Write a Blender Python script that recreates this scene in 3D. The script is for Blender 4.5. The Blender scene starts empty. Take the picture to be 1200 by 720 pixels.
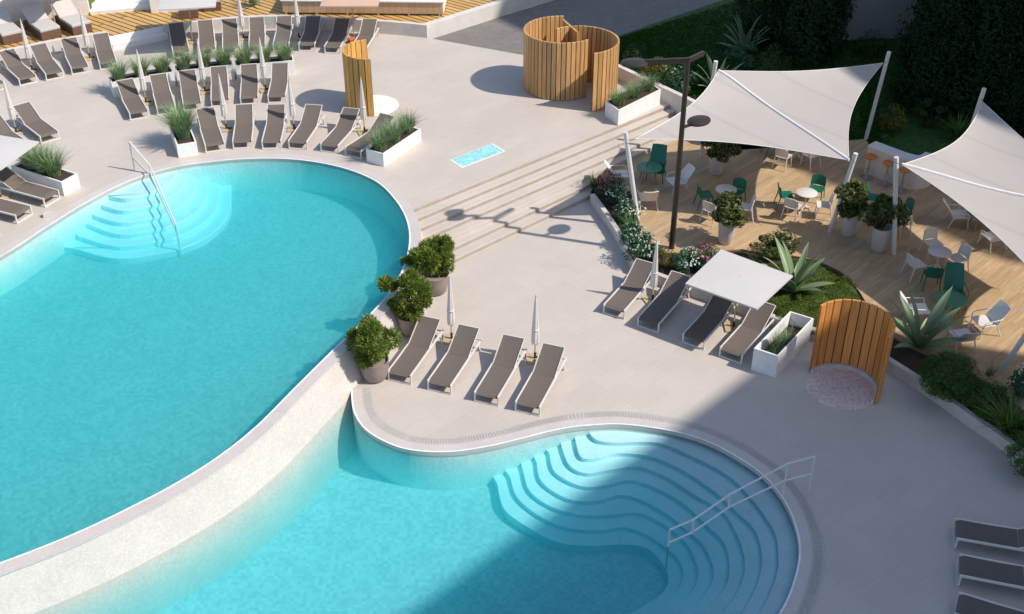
import bpy, math, random
import numpy as np
from mathutils import Vector, Matrix
from mathutils.geometry import tessellate_polygon
R=math.radians
SC=bpy.context.scene; COL=SC.collection
rnd=random.Random(7)
# ---------------------------------------------------------------- camera calibration (photo pixels 1200x720 -> metres)
FPX=1390.; PIT=R(33.8); CH=20.0
_F=np.array([0,math.cos(PIT),-math.sin(PIT)]); _U=np.array([0,math.sin(PIT),math.cos(PIT)]); _R=np.array([1.,0,0])
def G(x,y,z=0.):
    d=_F+_R*(x-600)/FPX+_U*(360-y)/FPX
    q=np.array([0,0,CH])+d*(z-CH)/d[2]
    return Vector((float(q[0]),float(q[1]),float(q[2])))
ZU=.98; ZW=.28; ZT=1.48; RISE=.14
SUNAZ=R(-17); SUNEL=R(46.5)
# ---------------------------------------------------------------- materials
def newmat(name):
    m=bpy.data.materials.new(name); m.use_nodes=True
    nt=m.node_tree; nt.nodes.clear()
    out=nt.nodes.new('ShaderNodeOutputMaterial'); b=nt.nodes.new('ShaderNodeBsdfPrincipled')
    nt.links.new(b.outputs[0],out.inputs[0])
    return m,nt,b,out
def nd(nt,t,**k):
    n=nt.nodes.new(t)
    for a,v in k.items(): setattr(n,a,v)
    return n
def ramp(nt,fac,c0,c1,p0=0.,p1=1.):
    r=nd(nt,'ShaderNodeValToRGB'); r.color_ramp.elements[0].position=p0; r.color_ramp.elements[1].position=p1
    r.color_ramp.elements[0].color=(*c0,1); r.color_ramp.elements[1].color=(*c1,1)
    nt.links.new(fac,r.inputs[0]); return r.outputs[0]
def coords(nt,rotz=0,scale=(1,1,1),kind='Object'):
    t=nd(nt,'ShaderNodeTexCoord'); m=nd(nt,'ShaderNodeMapping')
    m.inputs['Rotation'].default_value=(0,0,rotz); nt.links.new(t.outputs[kind],m.inputs[0])
    if tuple(scale)==(1,1,1): return m.outputs[0]
    s=nd(nt,'ShaderNodeMapping'); s.inputs['Scale'].default_value=scale; nt.links.new(m.outputs[0],s.inputs[0]); return s.outputs[0]
def mixc(nt,a,b,fac,mode='MIX'):
    m=nd(nt,'ShaderNodeMix',data_type='RGBA',blend_type=mode)
    if isinstance(fac,float): m.inputs[0].default_value=fac
    else: nt.links.new(fac,m.inputs[0])
    for i,v in ((6,a),(7,b)):
        if isinstance(v,tuple): m.inputs[i].default_value=(*v,1)
        else: nt.links.new(v,m.inputs[i])
    return m.outputs[2]
def bump(nt,b,h,strength=.2,dist=.01):
    n=nd(nt,'ShaderNodeBump'); n.inputs['Strength'].default_value=strength; n.inputs['Distance'].default_value=dist
    nt.links.new(h,n.inputs['Height']); nt.links.new(n.outputs[0],b.inputs['Normal'])
def noise(nt,vec,scale,detail=4,rough=.55):
    n=nd(nt,'ShaderNodeTexNoise'); n.inputs['Scale'].default_value=scale; n.inputs['Detail'].default_value=detail; n.inputs['Roughness'].default_value=rough
    nt.links.new(vec,n.inputs['Vector']); return n.outputs[0]
def plain(name,c,rough=.6,var=.12,scale=8,metal=0.,bmp=0.):
    m,nt,b,o=newmat(name); v=coords(nt)
    n=noise(nt,v,scale)
    nt.links.new(ramp(nt,n,tuple(x*(1-var) for x in c),tuple(min(1,x*(1+var)) for x in c),.3,.7),b.inputs['Base Color'])
    b.inputs['Roughness'].default_value=rough; b.inputs['Metallic'].default_value=metal
    if bmp: bump(nt,b,n,bmp)
    return m
def stone(name,c,rot,joint=.96):
    m,nt,b,o=newmat(name)
    v=coords(nt,rot); br=nd(nt,'ShaderNodeTexBrick'); nt.links.new(v,br.inputs['Vector'])
    br.inputs['Scale'].default_value=1.; br.inputs['Brick Width'].default_value=1.2; br.inputs['Row Height'].default_value=.6
    br.inputs['Mortar Size'].default_value=.004; br.inputs['Mortar Smooth'].default_value=.3
    br.inputs['Color1'].default_value=(*(x*.975 for x in c),1); br.inputs['Color2'].default_value=(*(x*1.025 for x in c),1)
    br.inputs['Mortar'].default_value=(*(x*joint*.88 for x in c),1)
    vs=coords(nt,rot,(1.2,14,1)); st=noise(nt,vs,1.6,5,.6)
    big=noise(nt,coords(nt),.35,3)
    c1=mixc(nt,br.outputs[0],ramp(nt,st,(.94,.94,.94),(1.04,1.04,1.04),.3,.7),1.,'MULTIPLY')
    c2=mixc(nt,c1,ramp(nt,big,(.94,.93,.93),(1.04,1.04,1.04),.3,.7),1.,'MULTIPLY')
    nt.links.new(c2,b.inputs['Base Color']); b.inputs['Roughness'].default_value=.62
    bump(nt,b,st,.12,.004); return m
def mosaic(name,c,var=.1,sc=18,rough=.35):
    m,nt,b,o=newmat(name); v=coords(nt)
    vo=nd(nt,'ShaderNodeTexVoronoi',feature='F1'); vo.inputs['Scale'].default_value=sc; vo.inputs['Randomness'].default_value=.25
    nt.links.new(v,vo.inputs['Vector'])
    sep=nd(nt,'ShaderNodeSeparateColor'); nt.links.new(vo.outputs['Color'],sep.inputs[0])
    col=ramp(nt,sep.outputs[0],tuple(x*(1-var) for x in c),tuple(min(1,x*(1+var)) for x in c))
    big=noise(nt,v,1.3,4)
    nt.links.new(mixc(nt,col,ramp(nt,big,(.94,.94,.94),(1.04,1.04,1.04),.3,.7),1.,'MULTIPLY'),b.inputs['Base Color'])
    b.inputs['Roughness'].default_value=rough; return m
def planks(name,c0,c1,width,rot,gap=None,length=2.4,gapw=.02,rough=.55):
    m,nt,b,o=newmat(name); v=coords(nt,rot)
    br=nd(nt,'ShaderNodeTexBrick'); nt.links.new(v,br.inputs['Vector'])
    br.offset=.37
    br.inputs['Scale'].default_value=1.; br.inputs['Brick Width'].default_value=length; br.inputs['Row Height'].default_value=width
    br.inputs['Mortar Size'].default_value=gapw; br.inputs['Mortar Smooth'].default_value=.1
    br.inputs['Color1'].default_value=(*c0,1); br.inputs['Color2'].default_value=(*c1,1)
    br.inputs['Mortar'].default_value=(*(gap or tuple(x*.55 for x in c0)),1)
    g=noise(nt,coords(nt,rot,(1.2,20,20)),1.5,6,.65)
    nt.links.new(mixc(nt,br.outputs[0],ramp(nt,g,(.75,.74,.72),(1.2,1.2,1.2),.3,.7),1.,'MULTIPLY'),b.inputs['Base Color'])
    b.inputs['Roughness'].default_value=rough; bump(nt,b,g,.15,.004); return m
def slatwood(name,c):
    m,nt,b,o=newmat(name)
    g=noise(nt,coords(nt,0,(14,14,.8)),1.5,5,.6)
    gi=nd(nt,'ShaderNodeNewGeometry')
    k=ramp(nt,gi.outputs['Random Per Island'],tuple(x*.78 for x in c),tuple(x*1.2 for x in c))
    nt.links.new(mixc(nt,k,ramp(nt,g,(.72,.7,.66),(1.18,1.18,1.18),.3,.7),1.,'MULTIPLY'),b.inputs['Base Color'])
    b.inputs['Roughness'].default_value=.5; bump(nt,b,g,.2,.004); return m
def leafmat(name,c0,c1,trans=.25,rough=.5,spec=.25):
    m,nt,b,o=newmat(name)
    gi=nd(nt,'ShaderNodeNewGeometry')
    c=ramp(nt,gi.outputs['Random Per Island'],c0,c1)
    nt.links.new(c,b.inputs['Base Color']); b.inputs['Roughness'].default_value=rough; b.inputs['Specular IOR Level'].default_value=spec
    t=nd(nt,'ShaderNodeBsdfTranslucent'); nt.links.new(mixc(nt,c,(1.,1.15,.6),1.,'MULTIPLY'),t.inputs[0])
    mx=nd(nt,'ShaderNodeMixShader'); mx.inputs[0].default_value=trans
    nt.links.new(b.outputs[0],mx.inputs[1]); nt.links.new(t.outputs[0],mx.inputs[2]); nt.links.new(mx.outputs[0],o.inputs[0])
    return m
def sailmat(name,c,transp=.1,transl=.25):
    m,nt,b,o=newmat(name); v=coords(nt)
    n=noise(nt,v,1.1,5); wv=nd(nt,'ShaderNodeTexWave',bands_direction='DIAGONAL' if transp>.05 else 'X'); wv.inputs['Scale'].default_value=.22; nt.links.new(v,wv.inputs['Vector'])
    sm=ramp(nt,wv.outputs['Fac'],(.90,.90,.90),(1,1,1),.0,.03) if transp>.05 else None
    cc=ramp(nt,n,tuple(x*.95 for x in c),c,.3,.7)
    nt.links.new(mixc(nt,cc,sm,1.,'MULTIPLY') if sm else cc,b.inputs['Base Color']); b.inputs['Roughness'].default_value=.8
    t=nd(nt,'ShaderNodeBsdfTranslucent'); t.inputs[0].default_value=(*c,1)
    tp=nd(nt,'ShaderNodeBsdfTransparent'); tp.inputs[0].default_value=(.95,.95,.93,1)
    m1=nd(nt,'ShaderNodeMixShader'); m1.inputs[0].default_value=transl
    nt.links.new(b.outputs[0],m1.inputs[1]); nt.links.new(t.outputs[0],m1.inputs[2])
    m2=nd(nt,'ShaderNodeMixShader'); m2.inputs[0].default_value=transp
    nt.links.new(m1.outputs[0],m2.inputs[1]); nt.links.new(tp.outputs[0],m2.inputs[2]); nt.links.new(m2.outputs[0],o.inputs[0])
    return m
def watermat(name,ab,dens):
    m,nt,b,o=newmat(name); nt.nodes.remove(b)
    v=coords(nt); n1=noise(nt,v,2.2,3); n2=noise(nt,v,7.,2)
    ad=nd(nt,'ShaderNodeMath',operation='ADD'); nt.links.new(n1,ad.inputs[0]); nt.links.new(n2,ad.inputs[1])
    bp=nd(nt,'ShaderNodeBump'); bp.inputs['Strength'].default_value=.12; bp.inputs['Distance'].default_value=.02; nt.links.new(ad.outputs[0],bp.inputs['Height'])
    fr=nd(nt,'ShaderNodeFresnel'); fr.inputs['IOR'].default_value=1.33; nt.links.new(bp.outputs[0],fr.inputs['Normal'])
    gl=nd(nt,'ShaderNodeBsdfGlossy'); gl.inputs['Roughness'].default_value=.06; nt.links.new(bp.outputs[0],gl.inputs['Normal'])
    tp=nd(nt,'ShaderNodeBsdfTransparent')
    mx=nd(nt,'ShaderNodeMixShader'); nt.links.new(fr.outputs[0],mx.inputs[0]); nt.links.new(tp.outputs[0],mx.inputs[1]); nt.links.new(gl.outputs[0],mx.inputs[2])
    nt.links.new(mx.outputs[0],o.inputs[0])
    va=nd(nt,'ShaderNodeVolumeAbsorption'); va.inputs['Color'].default_value=(*ab,1); va.inputs['Density'].default_value=dens
    vs=nd(nt,'ShaderNodeVolumeScatter'); vs.inputs['Color'].default_value=(.10,.85,.94,1); vs.inputs['Density'].default_value=.3; ads=nd(nt,'ShaderNodeAddShader'); nt.links.new(va.outputs[0],ads.inputs[0]); nt.links.new(vs.outputs[0],ads.inputs[1]); nt.links.new(ads.outputs[0],o.inputs['Volume']); return m
M={}
M['deck']=stone('pale stone paving',(.525,.465,.408),R(-42))
M['coping']=mosaic('coping mosaic',(.55,.49,.46),.05,30)
M['grille']=mosaic('grille stone',(.47,.43,.40),.05,30,.6)
M['slat']=plain('drain slats',(.36,.33,.31),.6,.1)
M['white_tile']=mosaic('white pool mosaic',(.79,.80,.78),.07,16)
M['pool_tile']=mosaic('turquoise pool mosaic',(.33,.47,.475),.17,10)
M['pool_tile2']=mosaic('pale turquoise pool mosaic',(.47,.65,.68),.14,10)
M['step_tile']=mosaic('pale pool mosaic',(.62,.87,.92),.04,20)
M['water']=watermat('pool water',(.0,.90,.945),.46)
M['concrete']=plain('pale render',(.60,.56,.52),.8,.07,2.,bmp=.1)
M['kerb']=plain('kerb render',(.54,.50,.46),.8,.12,3.,bmp=.15)
M['white']=plain('white paint',(.78,.75,.72),.5,.05,6.)
M['whitebox']=plain('white planter finish',(.78,.76,.74),.55,.07,5.)
M['frame']=plain('pale powder coat',(.66,.61,.57),.4,.05)
M['sling']=None
M['canvas']=sailmat('closed parasol canvas',(.86,.82,.79),.0,.35)
M['sail']=sailmat('sail cloth',(.60,.55,.52),.15,.22)
M['parasol']=sailmat('parasol cloth',(.68,.64,.62),.0,.2)
M['peach']=sailmat('peach parasol cloth',(.72,.48,.36),.0,.2)
M['brass']=plain('beige metal',(.50,.38,.22),.45,.1)
M['bronze']=plain('dark bronze metal',(.034,.024,.017),.45,.1,4.)
M['wooddeck']=planks('restaurant deck boards',(.52,.365,.215),(.42,.285,.16),.15,R(-45),None,1.7,.003)
M['yellowdeck']=planks('larch deck boards',(.50,.29,.085),(.58,.35,.115),.30,R(37),(.05,.03,.012),6.,.035)
M['oldwood']=slatwood('weathered timber slats',(.55,.315,.13))
M['larch']=slatwood('larch timber slats',(.60,.33,.09))
M['cedar']=slatwood('cedar timber slats',(.70,.285,.075))
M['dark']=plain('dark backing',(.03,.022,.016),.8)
M['clad']=planks('vertical cladding',(.52,.36,.22),(.60,.43,.27),.28,R(90),(.3,.2,.11),9.,.008)
M['asphalt']=plain('asphalt',(.185,.165,.15),.85,.12,3.,bmp=.2)
M['soil']=plain('soil',(.05,.03,.018),.95,.4,14.,bmp=.5)
M['lawn']=plain('lawn',(.03,.085,.012),.9,.45,6.,bmp=.6)
M['moss']=plain('moss',(.06,.09,.012),.95,.4,9.,bmp=.8)
M['green']=plain('green plastic',(.008,.135,.085),.4,.06)
M['greentop']=plain('green table top',(.07,.235,.13),.45,.05)
M['wplastic']=plain('white plastic',(.68,.635,.60),.4,.04)
M['legwood']=plain('oak legs',(.50,.24,.07),.5,.2,12.)
M['orange']=plain('tan leather',(.55,.19,.045),.5,.15)
M['chrome']=plain('brushed steel',(.55,.55,.55),.25,.03,4.,1.)
M['steel']=plain('painted rail',(.66,.64,.63),.35,.04)
M['pot']=plain('taupe pot',(.27,.215,.195),.7,.08,6.)
M['potw']=plain('cream pot',(.60,.55,.50),.6,.06,6.)
M['wicker']=plain('brown wicker',(.14,.075,.05),.8,.25,40.)
M['cushion']=plain('grey cushion',(.50,.46,.43),.9,.05,10.)
M['terrazzo']=mosaic('shower tray terrazzo',(.64,.54,.51),.2,20,.6)
M['traywhite']=mosaic('white shower tray',(.75,.73,.71),.12,14,.5)
M['bark']=plain('bark',(.05,.035,.025),.9,.3,10.)
M['stem']=plain('woody stem',(.10,.065,.04),.9,.3,14.)
M['hotel']=plain('hotel render',(.74,.72,.70),.8,.05,.5)
M['glass']=plain('dark window glass',(.03,.04,.05),.1,.1)
M['greywall']=plain('grey render',(.34,.32,.32),.8,.06,1.)
M['ground']=plain('earth',(.12,.10,.07),.95,.3,.4)
M['shrub']=leafmat('shrub leaves',(.075,.12,.016),(.33,.40,.095),.35,.6,.12)
M['bush']=leafmat('ficus leaves',(.035,.055,.012),(.15,.17,.05),.25,.35)
M['round']=leafmat('boxwood leaves',(.03,.075,.012),(.09,.19,.03),.25)
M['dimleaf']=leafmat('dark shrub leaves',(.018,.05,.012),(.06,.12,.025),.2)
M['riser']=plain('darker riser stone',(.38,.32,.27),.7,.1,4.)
M['wall_tile']=mosaic('overflow wall mosaic',(.57,.52,.485),.08,24)
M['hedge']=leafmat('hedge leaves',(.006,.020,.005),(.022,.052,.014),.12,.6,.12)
M['flowerbush']=leafmat('flower bush leaves',(.022,.075,.04),(.09,.19,.10),.25)
M['yellowbush']=leafmat('yellow green leaves',(.07,.075,.012),(.20,.18,.03),.25)
M['grass']=leafmat('grass blades',(.10,.17,.07),(.34,.44,.25),.3)
M['dkgrass']=leafmat('dark grass blades',(.025,.065,.015),(.17,.27,.06),.25)
M['mossleaf']=leafmat('moss leaves',(.035,.075,.008),(.13,.18,.02),.25)
M['turf']=leafmat('turf blades',(.018,.065,.008),(.05,.15,.018),.2,.6,.1)
M['agave']=leafmat('agave leaves',(.17,.25,.13),(.27,.34,.18),.08,.4)
M['wflower']=leafmat('white petals',(.70,.72,.66),(.85,.85,.80),.3)
M['pflower']=leafmat('pink petals',(.42,.06,.16),(.66,.17,.32),.3)
def sling():
    m,nt,b,o=newmat('taupe sling mesh'); v=coords(nt)
    w=nd(nt,'ShaderNodeTexWave',bands_direction='Y'); w.inputs['Scale'].default_value=9; w.inputs['Distortion'].default_value=.4; nt.links.new(v,w.inputs['Vector'])
    n=noise(nt,coords(nt,0,(3,40,1)),3.,3)
    c=ramp(nt,w.outputs[0],(.128,.104,.090),(.165,.136,.119))
    nt.links.new(mixc(nt,c,ramp(nt,n,(.9,.9,.9),(1.1,1.1,1.1),.3,.7),1.,'MULTIPLY'),b.inputs['Base Color']); b.inputs['Roughness'].default_value=.75; b.inputs['Specular IOR Level'].default_value=.12
    return m
M['sling']=sling()
# ---------------------------------------------------------------- mesh builder
class MB:
    def __init__(s): s.v=[]; s.f=[]
    def add(s,vs,fs):
        o=len(s.v); s.v+= [tuple(v) for v in vs]; s.f+=[tuple(i+o for i in f) for f in fs]; return s
    def box(s,c,d,rz=0.,mat=None):
        x,y,z=d[0]/2,d[1]/2,d[2]/2
        vs=[Vector((sx*x,sy*y,sz*z)) for sz in(-1,1) for sy in(-1,1) for sx in(-1,1)]
        m=Matrix.Translation(c)@Matrix.Rotation(rz,4,'Z')
        if mat is not None: m=Matrix.Translation(c)@mat.to_4x4()
        return s.add([m@v for v in vs],[(0,2,3,1),(4,5,7,6),(0,1,5,4),(2,6,7,3),(0,4,6,2),(1,3,7,5)])
    def bar(s,a,b,w,h=None):      # square bar between two points
        a=Vector(a);b=Vector(b);h=h or w;d=(b-a);L=d.length;d.normalize()
        up=Vector((0,0,1)) if abs(d.z)<.95 else Vector((0,1,0))
        x=d.cross(up).normalized(); u=x.cross(d)
        vs=[p+x*sx*w/2+u*su*h/2 for p in(a,b) for su in(-1,1) for sx in(-1,1)]
        return s.add(vs,[(0,1,3,2),(4,6,7,5),(0,4,5,1),(1,5,7,3),(3,7,6,2),(2,6,4,0)])
    def tube(s,pts,r,n=8,cap=True):
        pts=[Vector(p) for p in pts]; m=len(pts)
        rs=r if isinstance(r,(list,tuple)) else [r]*m
        vs=[];fs=[];prev=None
        for i,p in enumerate(pts):
            d=(pts[min(i+1,m-1)]-pts[max(i-1,0)]).normalized()
            if prev is None:
                x=d.cross(Vector((0,0,1)) if abs(d.z)<.95 else Vector((0,1,0))).normalized()
            else: x=(prev-d*prev.dot(d)).normalized()
            prev=x; y=d.cross(x)
            vs+=[p+(x*math.cos(2*math.pi*k/n)+y*math.sin(2*math.pi*k/n))*rs[i] for k in range(n)]
        for i in range(m-1):
            for k in range(n): fs.append((i*n+k,i*n+(k+1)%n,(i+1)*n+(k+1)%n,(i+1)*n+k))
        if cap: fs.append(tuple(range(n-1,-1,-1))); fs.append(tuple((m-1)*n+k for k in range(n)))
        return s.add(vs,fs)
    def lathe(s,prof,n=24,c=(0,0,0)):
        vs=[];fs=[];m=len(prof)
        for r,z in prof: vs+=[(c[0]+r*math.cos(2*math.pi*k/n),c[1]+r*math.sin(2*math.pi*k/n),c[2]+z) for k in range(n)]
        for i in range(m-1):
            for k in range(n): fs.append((i*n+k,i*n+(k+1)%n,(i+1)*n+(k+1)%n,(i+1)*n+k))
        if prof[0][0]>1e-4: fs.append(tuple(range(n-1,-1,-1)))
        if prof[-1][0]>1e-4: fs.append(tuple((m-1)*n+k for k in range(n)))
        return s.add(vs,fs)
    def prism(s,poly,z0,z1,bottom=True):
        poly=[(p[0],p[1]) for p in poly]
        A=sum(poly[i][0]*poly[(i+1)%len(poly)][1]-poly[(i+1)%len(poly)][0]*poly[i][1] for i in range(len(poly)))
        if A<0: poly=poly[::-1]
        n=len(poly); vs=[(x,y,z1) for x,y in poly]+[(x,y,z0) for x,y in poly]
        tr=tessellate_polygon([[Vector((x,y,0)) for x,y in poly]]); fs=[]
        for t in tr:
            a,b,c=[poly[i] for i in t]
            if (b[0]-a[0])*(c[1]-a[1])-(b[1]-a[1])*(c[0]-a[0])<0: t=t[::-1]
            fs.append(tuple(t))
            if bottom: fs.append(tuple(i+n for i in t[::-1]))
        for i in range(n): j=(i+1)%n; fs.append((i,i+n,j+n,j))
        return s.add(vs,fs)
    def sheet(s,poly,z):
        poly=[(p[0],p[1]) for p in poly]
        tr=tessellate_polygon([[Vector((x,y,0)) for x,y in poly]]); fs=[]
        for t in tr:
            a,b,c=[poly[i] for i in t]
            if (b[0]-a[0])*(c[1]-a[1])-(b[1]-a[1])*(c[0]-a[0])<0: t=t[::-1]
            fs.append(tuple(t))
        return s.add([(x,y,z) for x,y in poly],fs)
    def grid(s,P,thick=0.):
        n=len(P);m=len(P[0]);vs=[Vector(p) for r in P for p in r]
        fs=[(i*m+j,i*m+j+1,(i+1)*m+j+1,(i+1)*m+j) for i in range(n-1) for j in range(m-1)]
        if thick:
            nr=[]
            for i in range(n):
                for j in range(m):
                    a=Vector(P[min(i+1,n-1)][j])-Vector(P[max(i-1,0)][j]); b=Vector(P[i][min(j+1,m-1)])-Vector(P[i][max(j-1,0)])
                    c=b.cross(a); nr.append(c.normalized() if c.length>1e-9 else Vector((0,0,1)))
            N=n*m; vs2=[v-k*thick for v,k in zip(vs,nr)]
            fs2=[tuple(i+N for i in f[::-1]) for f in fs]
            ed=[(i*m,(i+1)*m) for i in range(n-1)]+[((i+1)*m+m-1,i*m+m-1) for i in range(n-1)]+[(j+1,j) for j in range(m-1)]+[((n-1)*m+j,(n-1)*m+j+1) for j in range(m-1)]
            fs=fs+fs2+[(a,b,b+N,a+N) for a,b in ed]; vs=vs+vs2
        return s.add(vs,fs)
    def build(s,name,mat,parent=None,smooth=False,loc=None):
        me=bpy.data.meshes.new(name); me.from_pydata(s.v,[],s.f); me.update()
        me.materials.append(mat)
        if smooth:
            me.polygons.foreach_set('use_smooth',[True]*len(me.polygons))
            try: me.set_sharp_from_angle(angle=R(40))
            except Exception: pass
        o=bpy.data.objects.new(name,me); COL.objects.link(o)
        if parent: o.parent=parent
        if loc is not None: o.location=loc
        return o
def bevel(o,w=.01,seg=2):
    b=o.modifiers.new('bevel','BEVEL'); b.width=w; b.segments=seg; b.limit_method='ANGLE'; b.angle_limit=R(40); return o
def tag(o,label=None,cat=None,group=None,kind=None):
    if label: o['label']=label
    if cat: o['category']=cat
    if group: o['group']=group
    if kind: o['kind']=kind
    return o
def empty(name,loc,rz=0.,label=None,cat=None,group=None):
    o=bpy.data.objects.new(name,None); COL.objects.link(o); o.location=loc; o.rotation_euler=(0,0,rz); o.empty_display_size=.2
    return tag(o,label,cat,group)
def kids(o): return [c for c in KID.get(o.name,[])]
KID={}
def regkids():
    KID.clear()
    for o in COL.objects:
        if o.parent: KID.setdefault(o.parent.name,[]).append(o)
def dup(o,loc=None,rz=None,label=None,group=None,scale=None,parent=None):
    c=o.copy(); COL.objects.link(c)
    if parent: c.parent=parent
    if loc is not None: c.location=loc
    if rz is not None: c.rotation_euler=(0,0,rz)
    if scale is not None: c.scale=(scale,)*3
    if label: c['label']=label
    if group: c['group']=group
    for k in KID.get(o.name,[]): dup(k,parent=c)
    return c
def struct(o): o['kind']='structure'; return o
def catmull(pts,n=8,closed=False):
    P=[Vector(p) for p in pts]; out=[]; N=len(P)
    rng=range(N if closed else N-1)
    for i in rng:
        if closed: p0,p1,p2,p3=P[(i-1)%N],P[i],P[(i+1)%N],P[(i+2)%N]
        else: p0,p1,p2,p3=P[max(i-1,0)],P[i],P[i+1],P[min(i+2,N-1)]
        for k in range(n):
            t=k/n
            out.append(.5*((2*p1)+(p2-p0)*t+(2*p0-5*p1+4*p2-p3)*t*t+(3*p1-p0-3*p2+p3)*t**3))
    if not closed: out.append(P[-1].copy())
    return out
def offset(pts,d,closed=False):     # d>0 -> to the right of travel
    n=len(pts); out=[]
    for i in range(n):
        a=pts[(i-1)%n] if (closed or i>0) else pts[i]; b=pts[(i+1)%n] if (closed or i<n-1) else pts[i]
        t=Vector((b[0]-a[0],b[1]-a[1])); 
        t.normalize(); out.append(Vector((pts[i][0]+t.y*d,pts[i][1]-t.x*d,pts[i][2] if len(pts[i])>2 else 0)))
    return out
def ribbon(mb,A,B,closed=False):     # A,B lists of 3D points
    n=len(A); o=len(mb.v); mb.v+=[tuple(p) for p in A]+[tuple(p) for p in B]
    for i in range(n if closed else n-1):
        j=(i+1)%n; mb.f.append((o+i,o+j,o+n+j,o+n+i))
def atz(pts,z): return [Vector((p[0],p[1],z)) for p in pts]
# foliage: many small leaf faces
def leaves(pts,nrm,size,aspect=.45,seed=0,jit=.6,fold=.18,along=False):
    rs=np.random.RandomState(seed); n=len(pts); pts=np.asarray(pts,float); nrm=np.asarray(nrm,float)
    N=nrm+rs.normal(0,jit,(n,3)); N/=np.linalg.norm(N,axis=1)[:,None]+1e-9
    T=rs.normal(0,1,(n,3))
    if along: T=N.copy(); N=rs.normal(0,.5,(n,3))+np.array([0,0,1.]); N-=T*(T*N).sum(1)[:,None]; N/=np.linalg.norm(N,axis=1)[:,None]+1e-9
    T-=N*(T*N).sum(1)[:,None]; T/=np.linalg.norm(T,axis=1)[:,None]+1e-9
    B=np.cross(N,T); L=size*rs.uniform(.65,1.3,n)[:,None]; W=L*aspect
    a=pts-T*L*.5; b=pts+B*W*.5+N*L*fold*.5; c=pts+T*L*.5; d=pts-B*W*.5+N*L*fold*.5
    V=np.stack([a,b,c,d],1).reshape(-1,3)
    return V,n
def leafobj(name,V,n,mat,parent=None,loc=None):
    me=bpy.data.meshes.new(name); me.vertices.add(len(V)); me.vertices.foreach_set('co',V.astype(np.float32).ravel())
    me.loops.add(4*n); me.loops.foreach_set('vertex_index',np.arange(4*n,dtype=np.int32))
    me.polygons.add(n); me.polygons.foreach_set('loop_start',np.arange(0,4*n,4,dtype=np.int32))
    me.update(calc_edges=True); me.validate(); me.materials.append(mat)
    o=bpy.data.objects.new(name,me); COL.objects.link(o)
    if parent: o.parent=parent
    if loc is not None: o.location=loc
    return o
def blob(center,rad,n,clumps=14,seed=0,shell=.55,clr=.42):
    """leaf positions in uneven clumps spread over an ellipsoid"""
    rs=np.random.RandomState(seed); c=np.asarray(center,float); r=np.asarray(rad,float)
    d=rs.normal(0,1,(clumps,3)); d/=np.linalg.norm(d,axis=1)[:,None]
    cc=d*rs.uniform(shell,.85,clumps)[:,None]; cr=clr*rs.uniform(.6,1.4,clumps)
    k=rs.randint(0,clumps,n); e=rs.normal(0,1,(n,3)); e/=np.linalg.norm(e,axis=1)[:,None]
    p=cc[k]+e*(cr[k]*rs.uniform(.45,1.,n)**.5)[:,None]
    nr=e*.8+p*.5+np.array([0,0,.35])
    return c+p*r,nr
def blades(center,n,h,spread,w=.012,seed=0,lean=.6,rx=1.,ry=1.,seg=3):
    """arching grass blades: strips, each its own island of quads"""
    rs=np.random.RandomState(seed); V=[]
    for i in range(n):
        a=rs.uniform(0,2*math.pi); rr=spread*math.sqrt(rs.uniform(0,1))
        b=np.array([center[0]+rr*math.cos(a)*rx,center[1]+rr*math.sin(a)*ry,center[2]])
        a2=a+rs.normal(0,.6); L=lean*rs.uniform(.3,1.2); hh=h*rs.uniform(.6,1.15)
        d=np.array([math.cos(a2),math.sin(a2),0]); s=np.array([-d[1],d[0],0])*w*rs.uniform(.7,1.4)
        pr=[b+d*(L*hh*t*t)+np.array([0,0,hh*(t-.32*L*t*t)]) for t in np.linspace(0,1,seg+1)]
        for q in range(seg):
            w0=1-(q/seg)**1.5; w1=max(.06,1-((q+1)/seg)**1.5)
            V+= [pr[q]-s*w0,pr[q]+s*w0,pr[q+1]+s*w1,pr[q+1]-s*w1]
    V=np.array(V); return V,len(V)//4
ORD=['first','second','third','fourth','fifth','sixth','seventh','eighth']
exec_parts=[]
# ================================================================ SETTING
def li(p,d,q,e):   # 2D line intersection p+t d , q+s e
    den=d[0]*e[1]-d[1]*e[0]; t=((q[0]-p[0])*e[1]-(q[1]-p[1])*e[0])/den
    return Vector((p[0]+t*d[0],p[1]+t*d[1]))
# --- upper pool outline (inner edge of its rim), counter-clockwise in the picture from far left round to lower left
UP=[(-420,640),(-300,480),(-150,385),(0,302),(50,270),(100,239),(150,213.5),(200,197.5),(250,190),(300,186.5),(350,188),(400,197),(440,213),(463,235),(476,258),(479.5,283),(473,312),(457,342),(430,372),(390,410.5),(345,455),(300,500),(252,538),(200,570),(150,596),(100,620),(50,641),(0,660),(-80,690),(-200,735),(-420,800)]
zc=.97
upin=catmull([G(x,y,zc) for x,y in UP],6,True)
def seglen(pts): return pts
# which part is the overflow (infinity) side: from (479,283) onward to (-80,690)
i0=UP.index((476,258))*6; i1=UP.index((-420,800))*6
# travel order of UP is clockwise seen from above, so 'right of travel' points into the pool: outward = negative
OUT=-1
upout=offset(upin,OUT*.36,True)
# rim
m=MB()
ribbon(m,atz(upin,ZU+.004),atz(upout,ZU+.004),True)
ribbon(m,atz(upin,.86),atz(upin,ZU+.004),True)
rim=m.build('pool_rim',M['coping']); struct(rim)
m=MB(); e1=offset(upin,OUT*.0,True); e2=offset(upin,OUT*.05,True)
ribbon(m,atz(e1,ZU+.008),atz(e2,ZU+.008),True)
struct(m.build('pool_rim_edge',M['white_tile'],rim)); 
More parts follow.
